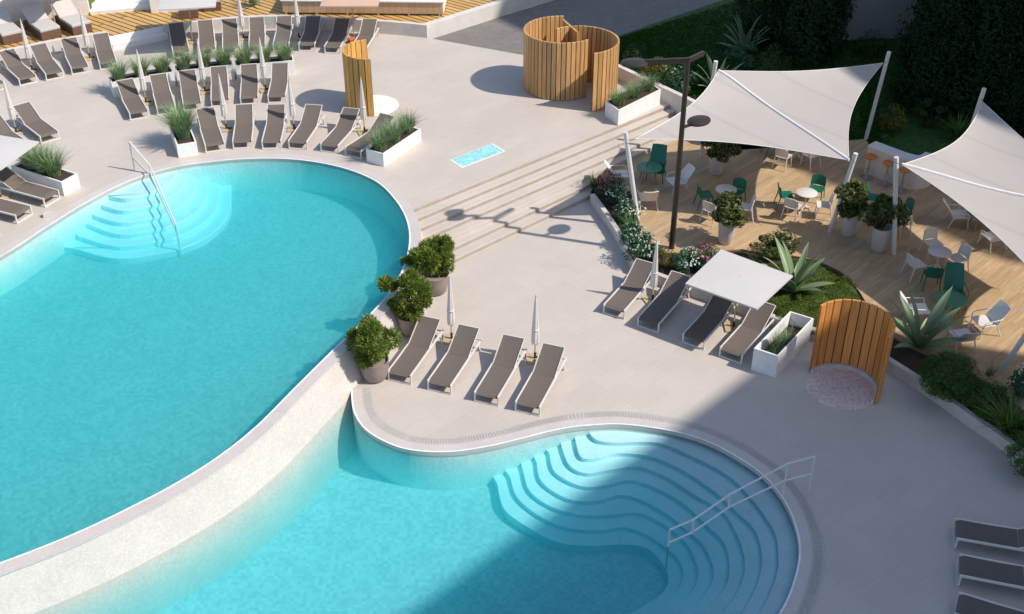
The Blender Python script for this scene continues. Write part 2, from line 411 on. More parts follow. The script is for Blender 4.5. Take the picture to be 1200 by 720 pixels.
# basin
ZF=-.25
m=MB(); ribbon(m,atz(upin,ZF),atz(upin,.87),True); m.v=[v for v in m.v]
struct(m.build('pool_basin_wall',M['white_tile'])).name='pool_basin_wall'
m=MB(); m.sheet(offset(upin,OUT*.05,True),ZF); struct(m.build('pool_floor',M['pool_tile']))
m=MB(); m.prism(offset(upin,OUT*.02,True),ZF-.08,.955); struct(m.build('pool_water',M['water']))
# overflow wall below the rim, battered, from the stair round to off frame
seg=[upin[k] for k in range(i0-2,i1)]
so=offset(seg,OUT*.36)
lv=[(ZU+.003,.36),(.93,.365),(.90,.33),(.4,.52),(-.3,.80),(-1.35,1.22)]
m=MB(); prev=None
for z,d in lv:
    cur=atz(offset(seg,OUT*d),z)
    if prev: ribbon(m,prev,cur)
    prev=cur
wall=m.build('overflow_wall',M['wall_tile'],None,True)
tag(wall,'curved white mosaic overflow wall between the upper and the lower pool','pool wall')
midl=offset(seg,OUT*.2); wmid=[Vector((p.x,p.y)) for p in midl]
def hit(p,d):     # intersection of a line with the mid line of the overflow rim (nearest along +t)
    best=None
    for a,b in zip(wmid[:-1],wmid[1:]):
        e=b-a; den=d[0]*e.y-d[1]*e.x
        if abs(den)<1e-9: continue
        t=((a.x-p[0])*e.y-(a.y-p[1])*e.x)/den; s=((a.x-p[0])*d[1]-(a.y-p[1])*d[0])/den
        if 0<=s<=1 and (best is None or t>best[0]): best=(t,Vector((p[0]+t*d[0],p[1]+t*d[1])))
    return best[1] if best else None
# --- stair
a1,b1=G(482,246,ZU),G(724,147.5,ZU); a7,b7=G(552,299,0),G(691,233,0)
PW0=Vector((4.19,45.04)); PW1=Vector((7.9,40.1)); pd=PW1-PW0
lines=[]
for k in range(7):
    t=k/6; a=a1.lerp(a7,t).to_2d(); b=b1.lerp(b7,t).to_2d(); d=(b-a).normalized(); lines.append((a,d))
K5=Vector((3.13,38.18)); K7=b7.to_2d()
rights=[]
for k,(a,d) in enumerate(lines):
    if k<5: rights.append(li(a,d,PW0,pd))
    else: rights.append(K5.lerp(K7,(k-4)/2.) if k<6 else K7)
lefts=[hit(a,-d) or (a-d) for a,d in lines]
lefts=[]
wmidf=[p.to_2d() for p in offset(upin,OUT*.22,True)][i0-8:i1]
for a,d in lines:
    h=None
    for aa,bb in zip(wmidf[:-1],wmidf[1:]):
        e=bb-aa; den=d.x*e.y-d.y*e.x
        if abs(den)<1e-9: continue
        t=((aa.x-a.x)*e.y-(aa.y-a.y)*e.x)/den; s=((aa.x-a.x)*d.y-(aa.y-a.y)*d.x)/den
        if 0<=s<=1 and (h is None or abs(t)<abs(h[0])): h=(t,a+d*t)
    lefts.append(h[1] if h else a-d*2)
st=empty('stone_stairs',(0,0,0),0,'broad pale stone stairs descending from the upper terrace beside the pool wall','stairs')
for k in range(6):
    z1=ZU-RISE*(k+1)
    rk=rights[k]; rn=rights[k+1]
    poly=[lefts[k]-lines[k][1]*.05,rk,rn,lefts[k+1]-lines[k+1][1]*.05]
    if k==4: poly=[lefts[k],rk,K5+Vector((.0,.0)),rn,lefts[k+1]]
    # tread tucked 5 cm under the riser above
    n=Vector((-lines[k][1].y,lines[k][1].x))
    poly=[poly[0]+n*.03]+[poly[1]+n*.03]+poly[2:]
    mm=MB().prism(poly,z1-RISE-.02 if k<5 else -.02,z1,False); o=mm.build('step',M['deck'],st); bevel(o,.012)
for k in range(7):
    d=lines[k][1]; n=Vector((-d.y,d.x)); a=lefts[k]+d*.02; b=rights[k]
    if k==4: b=K5
    zt=ZU-RISE*k-.035; zb=ZU-RISE*(k+1)+.003
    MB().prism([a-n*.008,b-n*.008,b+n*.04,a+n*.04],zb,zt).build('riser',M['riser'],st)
# --- upper terrace
T=[]
i_s=UP.index((463,235))*6+2
top=[Vector((p.x,p.y)) for p in offset(upin,OUT*.34,True)]
# terrace boundary: along the rim from far left to the stair, stair top line, parapet, back edge, far left
startk=UP.index((-300,480))*6
arc=[p for p in top[startk:i_s+9]]
# clip arc at the first stair line
a,d=lines[0]
arc=[p for p in arc if (p-a).x*(-d.y)+(p-a).y*d.x>0 or p.x<-8]
poly=arc+[lefts[0],rights[0],PW0+Vector((-.1,.1)),G(615,65,ZU).to_2d(),G(500,44.5,ZU).to_2d()]
poly+=[G(440,36,ZU).to_2d(),G(300,30,ZU).to_2d(),G(200,40,ZU).to_2d(),G(125,45,ZU).to_2d(),G(0,60,ZU).to_2d(),Vector((-45,46)),Vector((-45,20))]
m=MB().prism(poly,ZU-.5,ZU,False); struct(m.build('upper_terrace',M['deck']))
# --- lower pool outline
LP=[(411,457),(414,482),(426,502),(449,517.5),(480,528),(525,530.5),(570,524.5),(611,515),(640,507.5),(667,502),(692,499.3),(725,498),(764,502),(800,509),(830,519),(861,535),(894,558),(919,588.5),(933,622),(936,653),(927,690),(913,719),(890,752),(850,790),(780,835),(650,880)]
lpin=catmull([G(x,y,0) for x,y in LP],6)
lpout1=offset(lpin,-.3); lpout2=offset(lpin,-.58)
m=MB(); ribbon(m,atz(lpin,.012),atz(lpout1,.012)); ribbon(m,atz(lpin,-.16),atz(lpin,.012)); c=struct(m.build('pool_coping',M['coping']))
m=MB(); ribbon(m,atz(lpin,.016),atz(offset(lpin,-.045),.016)); struct(m.build('pool_rim_edge',M['white_tile'],c))
m=MB(); ribbon(m,atz(lpout1,.008),atz(lpout2,.008)); g=struct(m.build('overflow_channel',M['grille']))
m=MB()
inn=offset(lpin,-.345); outn=offset(lpin,-.53)
tot=0
for k in range(len(inn)-1):
    L=(inn[k+1]-inn[k]).length; n=max(1,int(L/.055))
    for j in range(n):
        t=(j+.5)/n; p=inn[k].lerp(inn[k+1],t); q=outn[k].lerp(outn[k+1],t)
        if p.y<17: continue
        m.bar((p.x,p.y,.013),(q.x,q.y,.013),.016,.006)
struct(m.build('channel_slats',M['slat'],g))
ZF2=-1.3
m=MB(); ribbon(m,atz(lpin,ZF2),atz(lpin,-.15)); struct(m.build('pool_basin_wall',M['white_tile']))
lpfull=[p.to_2d() for p in lpin]+[Vector((0,8)),Vector((-30,8)),Vector((-30,14))]+[p.to_2d() for p in offset(seg,OUT*.45)[::-1] if p.y<lpin[0].y-.2 and p.x>-29]
fl=[Vector((-31,7)),Vector((12,7)),Vector((12,30)),Vector((-31,30))]
def inset_in(p): return p
m=MB(); m.sheet(fl,ZF2); struct(m.build('pool_floor',M['pool_tile2']))
wp=[p.to_2d() for p in offset(lpin,-.02)]+[Vector((0,8)),Vector((-30,8)),Vector((-30,14))]+[p.to_2d() for p in offset(seg,OUT*.4)[::-1] if p.y<lpin[0].y-.1 and p.x>-29]
m=MB(); m.prism(wp,ZF2-.08,-.11); struct(m.build('pool_water',M['water']))
# --- submerged steps, lower pool (each a curved slab reaching back under the coping)
CS=[
 [(691,508),(699,515.5),(718,519),(770,519),(806,532.5),(852,556.5),(882,586),(907,622),(912,650),(910,675),(894,712),(870,740),(830,780)],
 [(674,514.7),(681,536),(701,537),(725,531.5),(764,535.5),(800,551),(836,575),(861,598),(885,622),(893,653),(888,683),(870,718),(845,745),(800,780)],
 [(658,523),(667,545),(687,555),(714,551),(748,547),(781,559),(814.5,580),(848,601),(866,632),(873,659),(868,686),(849,715),(820,745),(770,780)],
 [(643.6,531),(650.5,553.6),(681,570),(709,569),(737,563),(764,570),(798,588),(830,617),(849,637),(855,662),(849,690),(821,717),(790,742),(740,775)],
 [(629,542.5),(635,565),(667,585.5),(700.5,587),(725.5,580),(750.5,585.5),(781,602),(805,622),(826,641),(836.5,671),(827,695),(800,717),(768,738),(715,765)],
 [(613,552),(621,576),(648,595),(681,603.6),(714,603.6),(748,601),(775.5,613),(798,630),(812,650),(818,675),(806,699),(778,714),(740,734),(690,758)],
 [(597.8,559),(606,583),(634,606),(667,619),(703,621.7),(731,618),(759,627),(781,642.5),(795,655),(801,675),(792,693),(770,706),(735,724),(670,750)],
 [(583,567.5),(591,597),(620,619),(653,635.5),(692,640),(725.5,638),(753,641),(769,651),(781,669),(783,680),(776,695),(752,712),(720,724),(650,745)]]
us=tag(empty('underwater_steps',(0,0,0)),'curved flight of eight pale submerged steps in the lower pool','pool steps')
obd=[p.to_2d() for p in offset(lpin,-.08)]
for k,cs in enumerate(CS):
    z=-.22-.118*k
    cv=[p.to_2d() for p in catmull([G(x,y,z) for x,y in cs],5)]
    p0,p1=cv[0],cv[-1]
    ia=min(range(len(obd)),key=lambda i:(obd[i]-p0).length); ib=max(range(len(obd)),key=lambda i:-(obd[i]-p1).length if obd[i].y<17.5 else -99)
    ib=max(ib,ia+5)
    m=MB().prism(obd[ia:ib+1]+cv[::-1],ZF2-.01-.003*k,z); o=m.build('step',M['step_tile'],us); bevel(o,.045,3)
# --- submerged steps, upper pool
US=[]
Lx=[(125,229),(117,240),(108.5,251.7),(101,262),(93,277.7),(86,291)]
Rx=[(205.5,200.6),(217,203.7),(230,208),(244,213),(257.5,218),(271,225)]
Bx=[(147,233),(144,247),(142,261),(141,275),(140,289),(139,303)]
Mx=[(176,227),(182,240.5),(188.5,253.5),(195,267),(202,280),(208.5,293)]
N1=[(194,217),(203.5,229),(213.5,241),(223.5,253.5),(233,265.5),(243,277.7)]
N2=[(205,207),(217,215),(229,224.5),(241,234),(254,244),(268,252)]
us2=tag(empty('underwater_steps',(0,0,0)),'fan of six pale submerged steps at the far side of the upper pool','pool steps')
ob2=[p.to_2d() for p in offset(upin,OUT*.06,True)]
for k in range(6):
    z=.81-.165*k
    cv=[p.to_2d() for p in catmull([G(*q,z) for q in (Lx[k],Bx[k],Mx[k])],6)][:-1]+[p.to_2d() for p in catmull([G(*q,z) for q in (Mx[k],N1[k],N2[k],Rx[k])],6)]
    ia=min(range(len(ob2)),key=lambda i:(ob2[i]-cv[0]).length); ib=min(range(len(ob2)),key=lambda i:(ob2[i]-cv[-1]).length)
    m=MB().prism(ob2[ia:ib+1]+cv[::-1],ZF-.01-.003*k,z); o=m.build('step',M['step_tile'],us2); bevel(o,.04,3)
# --- kerb of the planting bed
KP=[(691,238),(713,269),(731,300),(742,322),(775,336),(822,352),(869,369),(925,392),(965,402),(1005,414),(1044,438),(1091,468.5),(1137,502),(1180,532.6),(1260,600)]
kerb=catmull([G(x,y,0) for x,y in KP[:4]],4)[:-1]+catmull([G(x,y,0) for x,y in KP[3:]],4)
kin=offset(kerb,-.17)
# make sure the inner side lies towards the bed (away from the lower deck)
m=MB()
m.prism([p.to_2d() for p in kerb]+[p.to_2d() for p in kin[::-1]],-.02,.36)
kb=m.build('planting_bed_kerb',M['kerb']); bevel(kb,.012); tag(kb,'low pale rendered kerb wall edging the planting bed along the lower deck','kerb wall')
# --- restaurant deck boards
WD=[(870,292),(900,297),(938,301),(965,308.6),(988,320),(1004,336),(1016,355),(1026,375),(1045,392),(1070,407),(1100,420),(1137,436),(1170,457),(1205,485),(1260,540)]
front=[p.to_2d() for p in catmull([G(x,y,ZW) for x,y in WD],4)]
left=[p.to_2d() for p in catmull([G(x,y,ZW) for x,y in [(702,202),(712,214),(725,228),(738,248),(746,264),(754,280),(772,294),(800,297),(835,295),(868,292)]],4)]
ctr=Vector((7.9,39.9))
wd=left+front+[Vector((24,16)),Vector((34,30)),Vector((30,38.5)),Vector((17,37.4)),Vector((15.6,37.0)),Vector((14.3,37.5)),Vector((13.45,38.6)),Vector((13.4,40.9)),Vector((9.6,40.15)),ctr,rights[4]]
m=MB().prism(wd,-.02,ZW,False); struct(m.build('wood_deck',M['wooddeck']))
m=MB(); 
ribbon(m,[Vector((p.x,p.y,ZW-.02)) for p in front],[Vector((p.x,p.y,ZW+.012)) for p in front])
m2=MB().prism([Vector((p.x,p.y)) for p in offset([Vector((q.x,q.y,0)) for q in front],.04)]+[Vector((p.x,p.y)) for p in front[::-1]],.0,ZW+.014); bevel(struct(m2.build('deck_edging',plain('deck edging',(.36,.23,.13)))),.006)
# bed soil
soil=[p.to_2d() for p in offset(kerb,-.1)]+[Vector((22,14)),Vector((24,24)),Vector((12,34)),Vector((6,36.5)),K5+Vector((.2,-.1))]
m=MB().sheet(soil,.235); struct(m.build('bed_soil',M['soil']))
# --- lower deck
ld=[p.to_2d() for p in offset(lpin,-.2)]
botl=lefts[6]
wl=[p.to_2d() for p in offset(seg,OUT*.42)]
wl=[p for p in wl if p.y<botl.y-.1 and p.y>lpin[0].y+.05]
ld=ld+[Vector((3,6)),Vector((30,6)),Vector((30,30)),Vector((12,36)),Vector((4.5,38)),K7+Vector((.3,.3)),Vector((botl.x,botl.y+.2))]+wl
m=MB().prism(ld,-.3,0,False); struct(m.build('lower_deck',M['deck']))
# --- parapet between stair and garden
dirp=(PW1-PW0).normalized(); nrm=Vector((-dirp.y,dirp.x))
if nrm.x<0: nrm=-nrm
P0=PW0-dirp*.2
m=MB().prism([P0,PW1,PW1+nrm*.22,P0+nrm*.22],.0,1.52); o=m.build('parapet_wall',M['concrete']); bevel(o,.015)
tag(o,'low pale parapet wall beside the stairs below the garden','wall')
# --- road, garden ground, far terrain
road=[Vector((-3.9,50.2)),G(500,44.5,ZU).to_2d()+Vector((0,-.1)),G(615,65,ZU).to_2d(),Vector((4.3,45.2)),Vector((4.9,49.3)),Vector((10.8,55.2)),Vector((18,62)),Vector((40,90)),Vector((20,90)),Vector((6,62))]
m=MB().sheet(road,ZU-.11); struct(m.build('road',M['asphalt']))
def gz(x,y):
    t=max(0,min(1,(10.5-x)*.12+(y-40.3)*.2)); t=t*t*(3-2*t); return .24+1.0*t
bot=[(4.32,45.0),(5.6,43.4),(6.9,41.7),(7.98,40.3),(9.6,40.2),(11.5,40.6),(13.42,40.95),(13.5,38.65),(15.6,37.08),(30,38.6),(45,39)]
topl=[(4.5,49.2),(6,50.7),(8,52.6),(10.5,54.9),(13,57.5),(14.5,59),(16,60.5),(19,63.5),(25,70),(36,82),(50,88)]
rows=[]
for v in range(25):
    t=(v/24)**1.3; rows.append([])
    for u in range(len(bot)-1):
        for q in range(5):
            f=q/5
            b=Vector(bot[u]).lerp(Vector(bot[u+1]),f); tp=Vector(topl[u]).lerp(Vector(topl[u+1]),f); p=b.lerp(tp,t)
            z=gz(p.x,p.y) if not(v==24) else .8
            if v==0 and u<3: z=1.28
            rows[-1].append((p.x,p.y,z))
m=MB().grid([[Vector(p) for p in r] for r in rows]); struct(m.build('lawn',M['lawn'],None,True))
grow=rows
m=MB().sheet([(-300,-200),(400,-200),(400,500),(-300,500)],-1.6); struct(m.build('ground',M['ground']))
m=MB().prism([Vector((-90,56)),Vector((-3,56)),Vector((6,64)),Vector((30,95)),Vector((60,92)),Vector((120,60)),Vector((250,60)),Vector((250,300)),Vector((-200,300)),Vector((-200,56))],-1.5,.75,False); struct(m.build('far_lawn',M['lawn']))
# --- timber platform above the terrace
edge=[(-120,82),(0,60.5),(60,48.5),(125,38)]
wpt=catmull([G(x,y,ZT+.07) for x,y in edge],5)
def wallseg(name,pts,z0,z1,th,label,mat=M['concrete'],side=1):
    inn=offset(pts,-th*side); m=MB().prism([p.to_2d() for p in pts]+[p.to_2d() for p in inn[::-1]],z0,z1); o=m.build(name,mat); bevel(o,.012); tag(o,label,'wall'); return o
w1=wallseg('retaining_wall',wpt,ZU-.05,ZT+.07,.2,'low pale retaining wall in front of the grey daybeds',side=1)
edge2=[(191,28.5),(230,24.5),(268,20.3),(320,18),(380,20.2),(430,22.6),(470,25.5),(500,28.5)]
wpt2=catmull([G(x,y+1.5,ZT+.07) for x,y in edge2],5)
edge3=[(500,28.5+1.5),(590,2),(640,-13),(760,-48)]
wpt3=[G(x,y,ZT+.07) for x,y in edge3]
w2=wallseg('retaining_wall',wpt2,ZU-.05,ZT+.07,.2,'curved pale retaining wall behind the top row of loungers',side=1)
w3=wallseg('retaining_wall',wpt3,.5,ZT+.075,.3,'straight pale retaining wall running up beside the road',side=1)
pf=[p.to_2d() for p in offset(wpt,-.1)]+[G(127,43,ZT).to_2d(),G(190,30,ZT).to_2d()]+[p.to_2d() for p in offset(wpt2,-.1)]+[p.to_2d() for p in offset(wpt3,-.15)]
pf+=[Vector((9,66)),Vector((-10,66)),Vector((-30,62)),Vector((-45,58)),Vector((-45,50))]
m=MB().prism(pf,.3,ZT,False); struct(m.build('timber_platform',M['yellowdeck']))
# two white steps up to it
s2=empty('platform_steps',(0,0,0),0,'short white steps between the two retaining walls up to the timber platform','stairs')
a0,a1_=G(127,43,ZT),G(192,30,ZT); dd=(a1_-a0); nn=Vector((dd.y,-dd.x,0)).normalized()
for k,(z,w) in enumerate(((ZT-.004,.06),(ZT-.25,.42))):
    p=[a0.to_2d(),a1_.to_2d(),(a1_+nn*w).to_2d(),(a0+nn*w).to_2d()]
    bevel(MB().prism(p,ZU-.03-.004*k,z).build('step',M['white'],s2),.012)
# upper-left wall, steps and lawn behind the daybeds
bw=catmull([G(-120,36,ZT),G(0,27.5,ZT),G(50,22,ZT),G(106,17.5,ZT)],4)
o=wallseg('garden_wall',bw,ZT-.05,ZT+1.0,.25,'white wall behind the three grey daybeds','' and None or M['white'],side=1)
lp=[p.to_2d() for p in offset(bw,-.2)]+[Vector((-17,66)),Vector((-17,90)),Vector((-70,90)),Vector((-70,50))]
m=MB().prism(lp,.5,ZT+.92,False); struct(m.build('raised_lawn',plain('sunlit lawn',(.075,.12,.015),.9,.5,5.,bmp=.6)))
s3=empty('garden_steps',(0,0,0),0,'white garden steps rising behind the timber platform at the top left','stairs')
b0,b1=G(106,18,ZT),G(180,11,ZT); dd=(b1-b0); nn=Vector((-dd.y,dd.x,0)).normalized()
for k in range(5):
    p=[(b0+nn*.45*k).to_2d(),(b1+nn*.45*k).to_2d(),(b1+nn*4).to_2d(),(b0+nn*4).to_2d()]
    bevel(MB().prism(p,ZT-.03,ZT+.18*(k+1)-.02).build('step',M['white'],s3),.012)
o=MB().prism([(b1+Vector((0.02,-.5,0))).to_2d(),(b1+Vector((2.6,0,0))).to_2d(),(b1+Vector((2.6,.4,0))).to_2d(),(b1+Vector((.02,.9,0))).to_2d()],ZT-.02,ZT+1.0).build('wing_wall',M['white']); bevel(o,.012); tag(o,'short white wing wall at the right of the garden steps','wall')
# --- hotel buildings out of frame to the right (they throw the shade)
sd=Vector((math.cos(SUNAZ),math.sin(SUNAZ))); cot=1/math.tan(SUNEL)
def hotel(corner,dirs,lens,h,label):
    e1,e2=[Vector(d).normalized() for d in dirs]; c=Vector(corner); p=[c,c+e1*lens[0],c+e1*lens[0]+e2*lens[1],c+e2*lens[1]]
    root=empty('hotel_building',(c.x,c.y,-1.6),0,label,'building'); o=Vector((c.x,c.y))
    q=[v-o for v in p]
    MB().prism(q,0,h+1.6).build('wall',M['hotel'],root)
    q2=[v*1.0 for v in q]
    MB().prism([q[0]-e1*.0,q[1],q[2],q[3]],h+1.603,h+1.75).build('roof',M['white'],root)
    for ee,oo,L in ((e1,e2,lens[0]),(e2,e1,lens[1])):
        ang=math.atan2(ee.y,ee.x)
        for fl_ in range(int(h//3.2)):
            for k in range(int(L//4)):
                pos=ee*(2+4*k)-oo*.02
                w=MB().box((pos.x,pos.y,2.9+fl_*3.2),(1.8,.12,1.9),ang).build('window',M['glass'],root)
H1=26.; cs=Vector((9.0,28.75)); C1=cs+sd*cot*H1
hotel(C1,((-.707,-.707),(.707,-.707)),(21,12),H1,'pale hotel block out of frame on the right shading the lower deck')
H2=34.; cs2=Vector((-.39,51.85)); C2=cs2+sd*cot*(H2-.9); e=Vector((.64,-.768))
C2b=C2+e*26
hotel(C2b,((-.64,.768),(.768,.64)),(33,14),H2,'tall pale hotel block out of frame on the right shading the garden')
# grey building wall seen between the hedges
gw=G(1025,56,1.2)
m=MB().box((gw.x+1.2,gw.y+1.2,4.5),(9,.4,8.5),R(8)); o=m.build('grey_wall',M['greywall']); tag(o,'grey rendered wall glimpsed between the tall hedges at the top','wall')
# ================================================================ SUN LOUNGERS
PROTO=Vector((0,-60,-1.6))
def make_lounger():
    r=empty('sun_lounger',(0,0,0)); W=.335
    m=MB()
    for s in(-1,1):
        m.box((s*W,1.17,.30),(.042,2.36,.06)); m.box((s*W,.02,.145),(.042,.05,.26))
    m.box((0,.015,.022),(.71,.06,.04)); m.box((0,2.3,.30),(.63,.035,.04)); m.box((0,1.35,.285),(.63,.03,.03))
    bevel(m.build('frame',M['frame'],r),.005)
    for s in(-1,1): bevel(MB().bar((s*W,2.08,.28),(s*W,2.2,0),.035,.05).build('leg',M['frame'],r),.005)
    P=[]
    for i in range(13):
        t=i/12; y=.0+1.36*t; z=.322-.022*math.sin(math.pi*min(1,t*1.0))
        if i==0: z=.25
        P.append([(x*.313,y,z-.012*(1-x*x)) for x in(-1,-.5,0,.5,1)])
    MB().grid([[Vector(p) for p in q] for q in P],.012).build('seat',M['sling'],r,True)
    a=R(27); P=[]
    for i in range(9):
        t=i/8; y=1.37+.95*t*math.cos(a); z=.32+.95*t*math.sin(a)-.015*math.sin(math.pi*t)
        P.append([(x*.31,y,z-.012*(1-x*x)) for x in(-1,-.5,0,.5,1)])
    b=MB().grid([[Vector(p) for p in q] for q in P],.014).build('backrest',M['sling'],r,True)
    m=MB(); y1=1.37+.95*math.cos(a); z1=.32+.95*math.sin(a)
    for s in(-1,1): m.bar((s*.318,1.36,.325),(s*.318,y1,z1),.022,.03)
    m.bar((-.318,y1,z1),(.318,y1,z1),.03,.03); 
    m.build('back_frame',M['frame'],b)
    m=MB()
    for s in(-1,1): m.bar((s*.25,1.37+.6*math.cos(a),.3+.6*math.sin(a)),(s*.25,2.2,.31),.025)
    m.build('back_support',M['frame'],r)
    return r
LG0=make_lounger(); regkids(); used=[0]
def lounger(FC,HT,z,label,group):
    a=G(*FC,z); b=G(*HT,z+.72); d=b-a; rz=math.atan2(d.y,d.x)-math.pi/2
    if not used[0]:
        used[0]=1; LG0.location=a; LG0.rotation_euler=(0,0,rz); LG0['label']=label; LG0['category']='sun lounger'; LG0['group']=group; return LG0
    LG0_=dup(LG0,a,rz,label,group); return LG0_
gA='loungers beside the potted shrubs on the lower deck'
for i,(f,h) in enumerate([((468.5,448.5),(504.5,373)),((515,460),(550,383)),((570,473.5),(602.7,394.5)),((618,485),(649.5,405))]):
    lounger(f,h,0,['taupe sun lounger right beside the nearest dark plant pot','taupe sun lounger second from the potted shrubs, left of a gap','taupe sun lounger third from the potted shrubs on the lower deck','taupe sun lounger farthest right of the four beside the lower pool'][i],gA)
gB='loungers in front of the planting bed'
for i,(f,h) in enumerate([((719,371),(757,307)),((759,386.5),(798,322)),((812,406),(851,342)),((855.5,422.5),(896,357))]):
    lounger(f,h,0,['lounger with a shadow band across it at the kerb, beside a folded parasol','shaded lounger just left of the open square parasol','shaded lounger directly under the open square parasol','sunlit lounger between the open square parasol and the deep white planter'][i],gB)
gC='loungers in the shade at the lower right'
for i,(bn,bf,rn0,rn1) in enumerate([((1119,642),(1116,619.5),(1121,629.6),(1200,643.5)),((1123,686),(1120,661),(1125.7,673),(1200,687.5)),((1120,731),(1117,706),(1122,717),(1200,741))]):
    a=G(*bn,0);b=G(*bf,0); d=G(*rn1,.32)-G(*rn0,.32); f=(a+b)/2; rz=math.atan2(d.y,d.x)-math.pi/2
    dup(LG0,f,rz,['shaded dark lounger at the right edge, uppermost of three','shaded dark lounger at the right edge, middle one of three','shaded dark lounger at the right edge, lowest and turned slightly'][i],gC)
gD='loungers round the end of the upper pool'
nD=['lounger beside the box of tall grass at the pool end','second lounger right of the tall grass box at the pool end','lounger straddled by a folded parasol at the pool end, third from the tall grass','lounger in front of the small timber shower shadow, fourth from the tall grass','lounger with a dark shadow stripe in front of the small timber shower','lounger half hidden by the long white grass planter at the pool end']
for i,(f,h) in enumerate([((253,178),(240,127)),((285,174.5),(286,122.6)),((319,175),(324,123)),((349.5,175.3),(368,124)),((386.5,179),(413,127)),((414,184.5),(455,135))]): lounger(f,h,ZU,nD[i],gD)
gE='loungers in front of the three grass planters'
for i,(f,h) in enumerate([((164,139.7),(147,96)),((196,134),(185,88)),((226.5,129.3),(219,84.5)),((259,125),(256,79.5)),((293,122.5),(291.5,77.5)),((325,121),(328,76))]):
    lounger(f,h,ZU,'taupe lounger with its head against the row of grass planters, %s from the left'%ORD[i],gE)
gF='loungers along the curved retaining wall'
for i,(f,h) in enumerate([((213.5,68),(206,28)),((244,65),(240,24)),((271.5,63.3),(268.5,23.5)),((302,61.4),(300.6,21)),((330,60.3),(332.7,21)),((360,60.3),(367,20.6)),((390,63),(402,21.7)),((421,64),(433.5,23.5))]):
    lounger(f,h,ZU,'taupe lounger with its head against the curved retaining wall, %s from the white steps'%ORD[i],gF)
gG='loungers below the grey daybeds'
for i,(f,h) in enumerate([((-4,107),(-34,68)),((34,99),(7.5,60)),((65,93),(44,52.5)),((95,86.4),(80,45.5)),((128,81),(117.5,40))]):
    lounger(f,h,ZU,['lounger cut off by the left edge below the daybeds','taupe lounger in the daybed row, farthest left of the four fully seen','taupe lounger in the daybed row just right of a folded parasol','taupe lounger with a shaded head corner below the middle daybed','taupe lounger next to the white platform steps below the daybeds'][i],gG)
gH='loungers near the open parasol at the left edge'
for i,(f,h) in enumerate([((59.5,166),(25,123)),((28,181),(-8,139)),((62,238),(-5,199)),((29.5,257),(-37,219)),((-9,281),(-75,243))]):
    lounger(f,h,ZU,['single taupe lounger on open paving right of a folded parasol at the left','lounger mostly hidden under the white parasol at the left edge','lounger beside the white grass planter at the left edge of the upper pool','lounger second from the grass planter at the left edge of the upper pool','lounger cut off by the left edge, only its foot showing by the pool'][i],gH)
# ================================================================ PARASOLS
def make_closed(h=2.22):
    r=empty('closed_parasol',(0,0,0))
    MB().tube([(0,0,.03),(0,0,h-.06)],.021,8).build('pole',M['brass'],r,True)
    m=MB().box((0,0,.02),(.5,.5,.04)); b=bevel(m.build('base',M['brass'],r),.006)
    m=MB().tube([(0,0,.04),(0,0,.24)],.035,10); m.box((.1,.0,.06),(.2,.05,.05)); m.build('socket',M['bronze'],b)
    n=32; vs=[];fs=[]; prof=[(.55,.105),(.62,.125),(.85,.118),(1.2,.098),(1.6,.07),(1.95,.042),(2.13,.024),(2.2,.012)]
    rr=random.Random(3)
    for z,rad in prof:
        for k in range(n):
            q=rad*.85*(1+.13*math.cos(7*2*math.pi*k/n)*(1 if z<2 else .3)); an=2*math.pi*k/n+z*.12; vs.append((q*math.cos(an),q*math.sin(an),z+(.03*math.cos(8*2*math.pi*k/n) if z<.6 else 0)))
    for i in range(len(prof)-1):
        for k in range(n): fs.append((i*n+k,i*n+(k+1)%n,(i+1)*n+(k+1)%n,(i+1)*n+k))
    fs.append(tuple((len(prof)-1)*n+k for k in range(n)))
    c=MB().add(vs,fs).build('canopy',M['canvas'],r,True)
    MB().lathe([(.10,1.0),(.108,1.01),(.107,1.05),(.098,1.06)],20).build('strap',M['frame'],c,True)
    return r
CP=make_closed(); regkids(); first=True
UMB=[((38,83),'folded white parasol beneath the first grey daybed'),((105.5,69),'folded white parasol left of the white platform steps'),((171.5,121),'folded white parasol at the left end of the grass planter row'),((240.5,108),'folded white parasol in front of the middle grass planter'),((265.5,152),'folded white parasol right of the tall grass box'),((19.5,156),'folded white parasol by the lone lounger at the left edge'),((285.7,45.5),'folded white parasol against the curved wall near the deck agave'),((350.5,45),'folded white parasol against the curved wall left of the peach parasol'),((311.5,106),'folded white parasol in front of the right grass planter'),((345,152),'folded white parasol at the pool end, left of the timber shower'),((427.5,156),'folded white parasol standing in front of the small timber shower'),((529.3,398),'folded white parasol between the two left loungers of the lower foursome'),((627,421),'folded white parasol between the two right loungers of the lower foursome'),((764.5,353),'folded white parasol at the planting bed kerb')]
for i,(b,l) in enumerate(UMB):
    z=0 if i>10 else ZU; p=G(*b,z)
    if i==0: CP.location=p; tag(CP,l,'parasol','folded white parasols')
    else: dup(CP,p,rnd.uniform(0,.8),l,'folded white parasols')
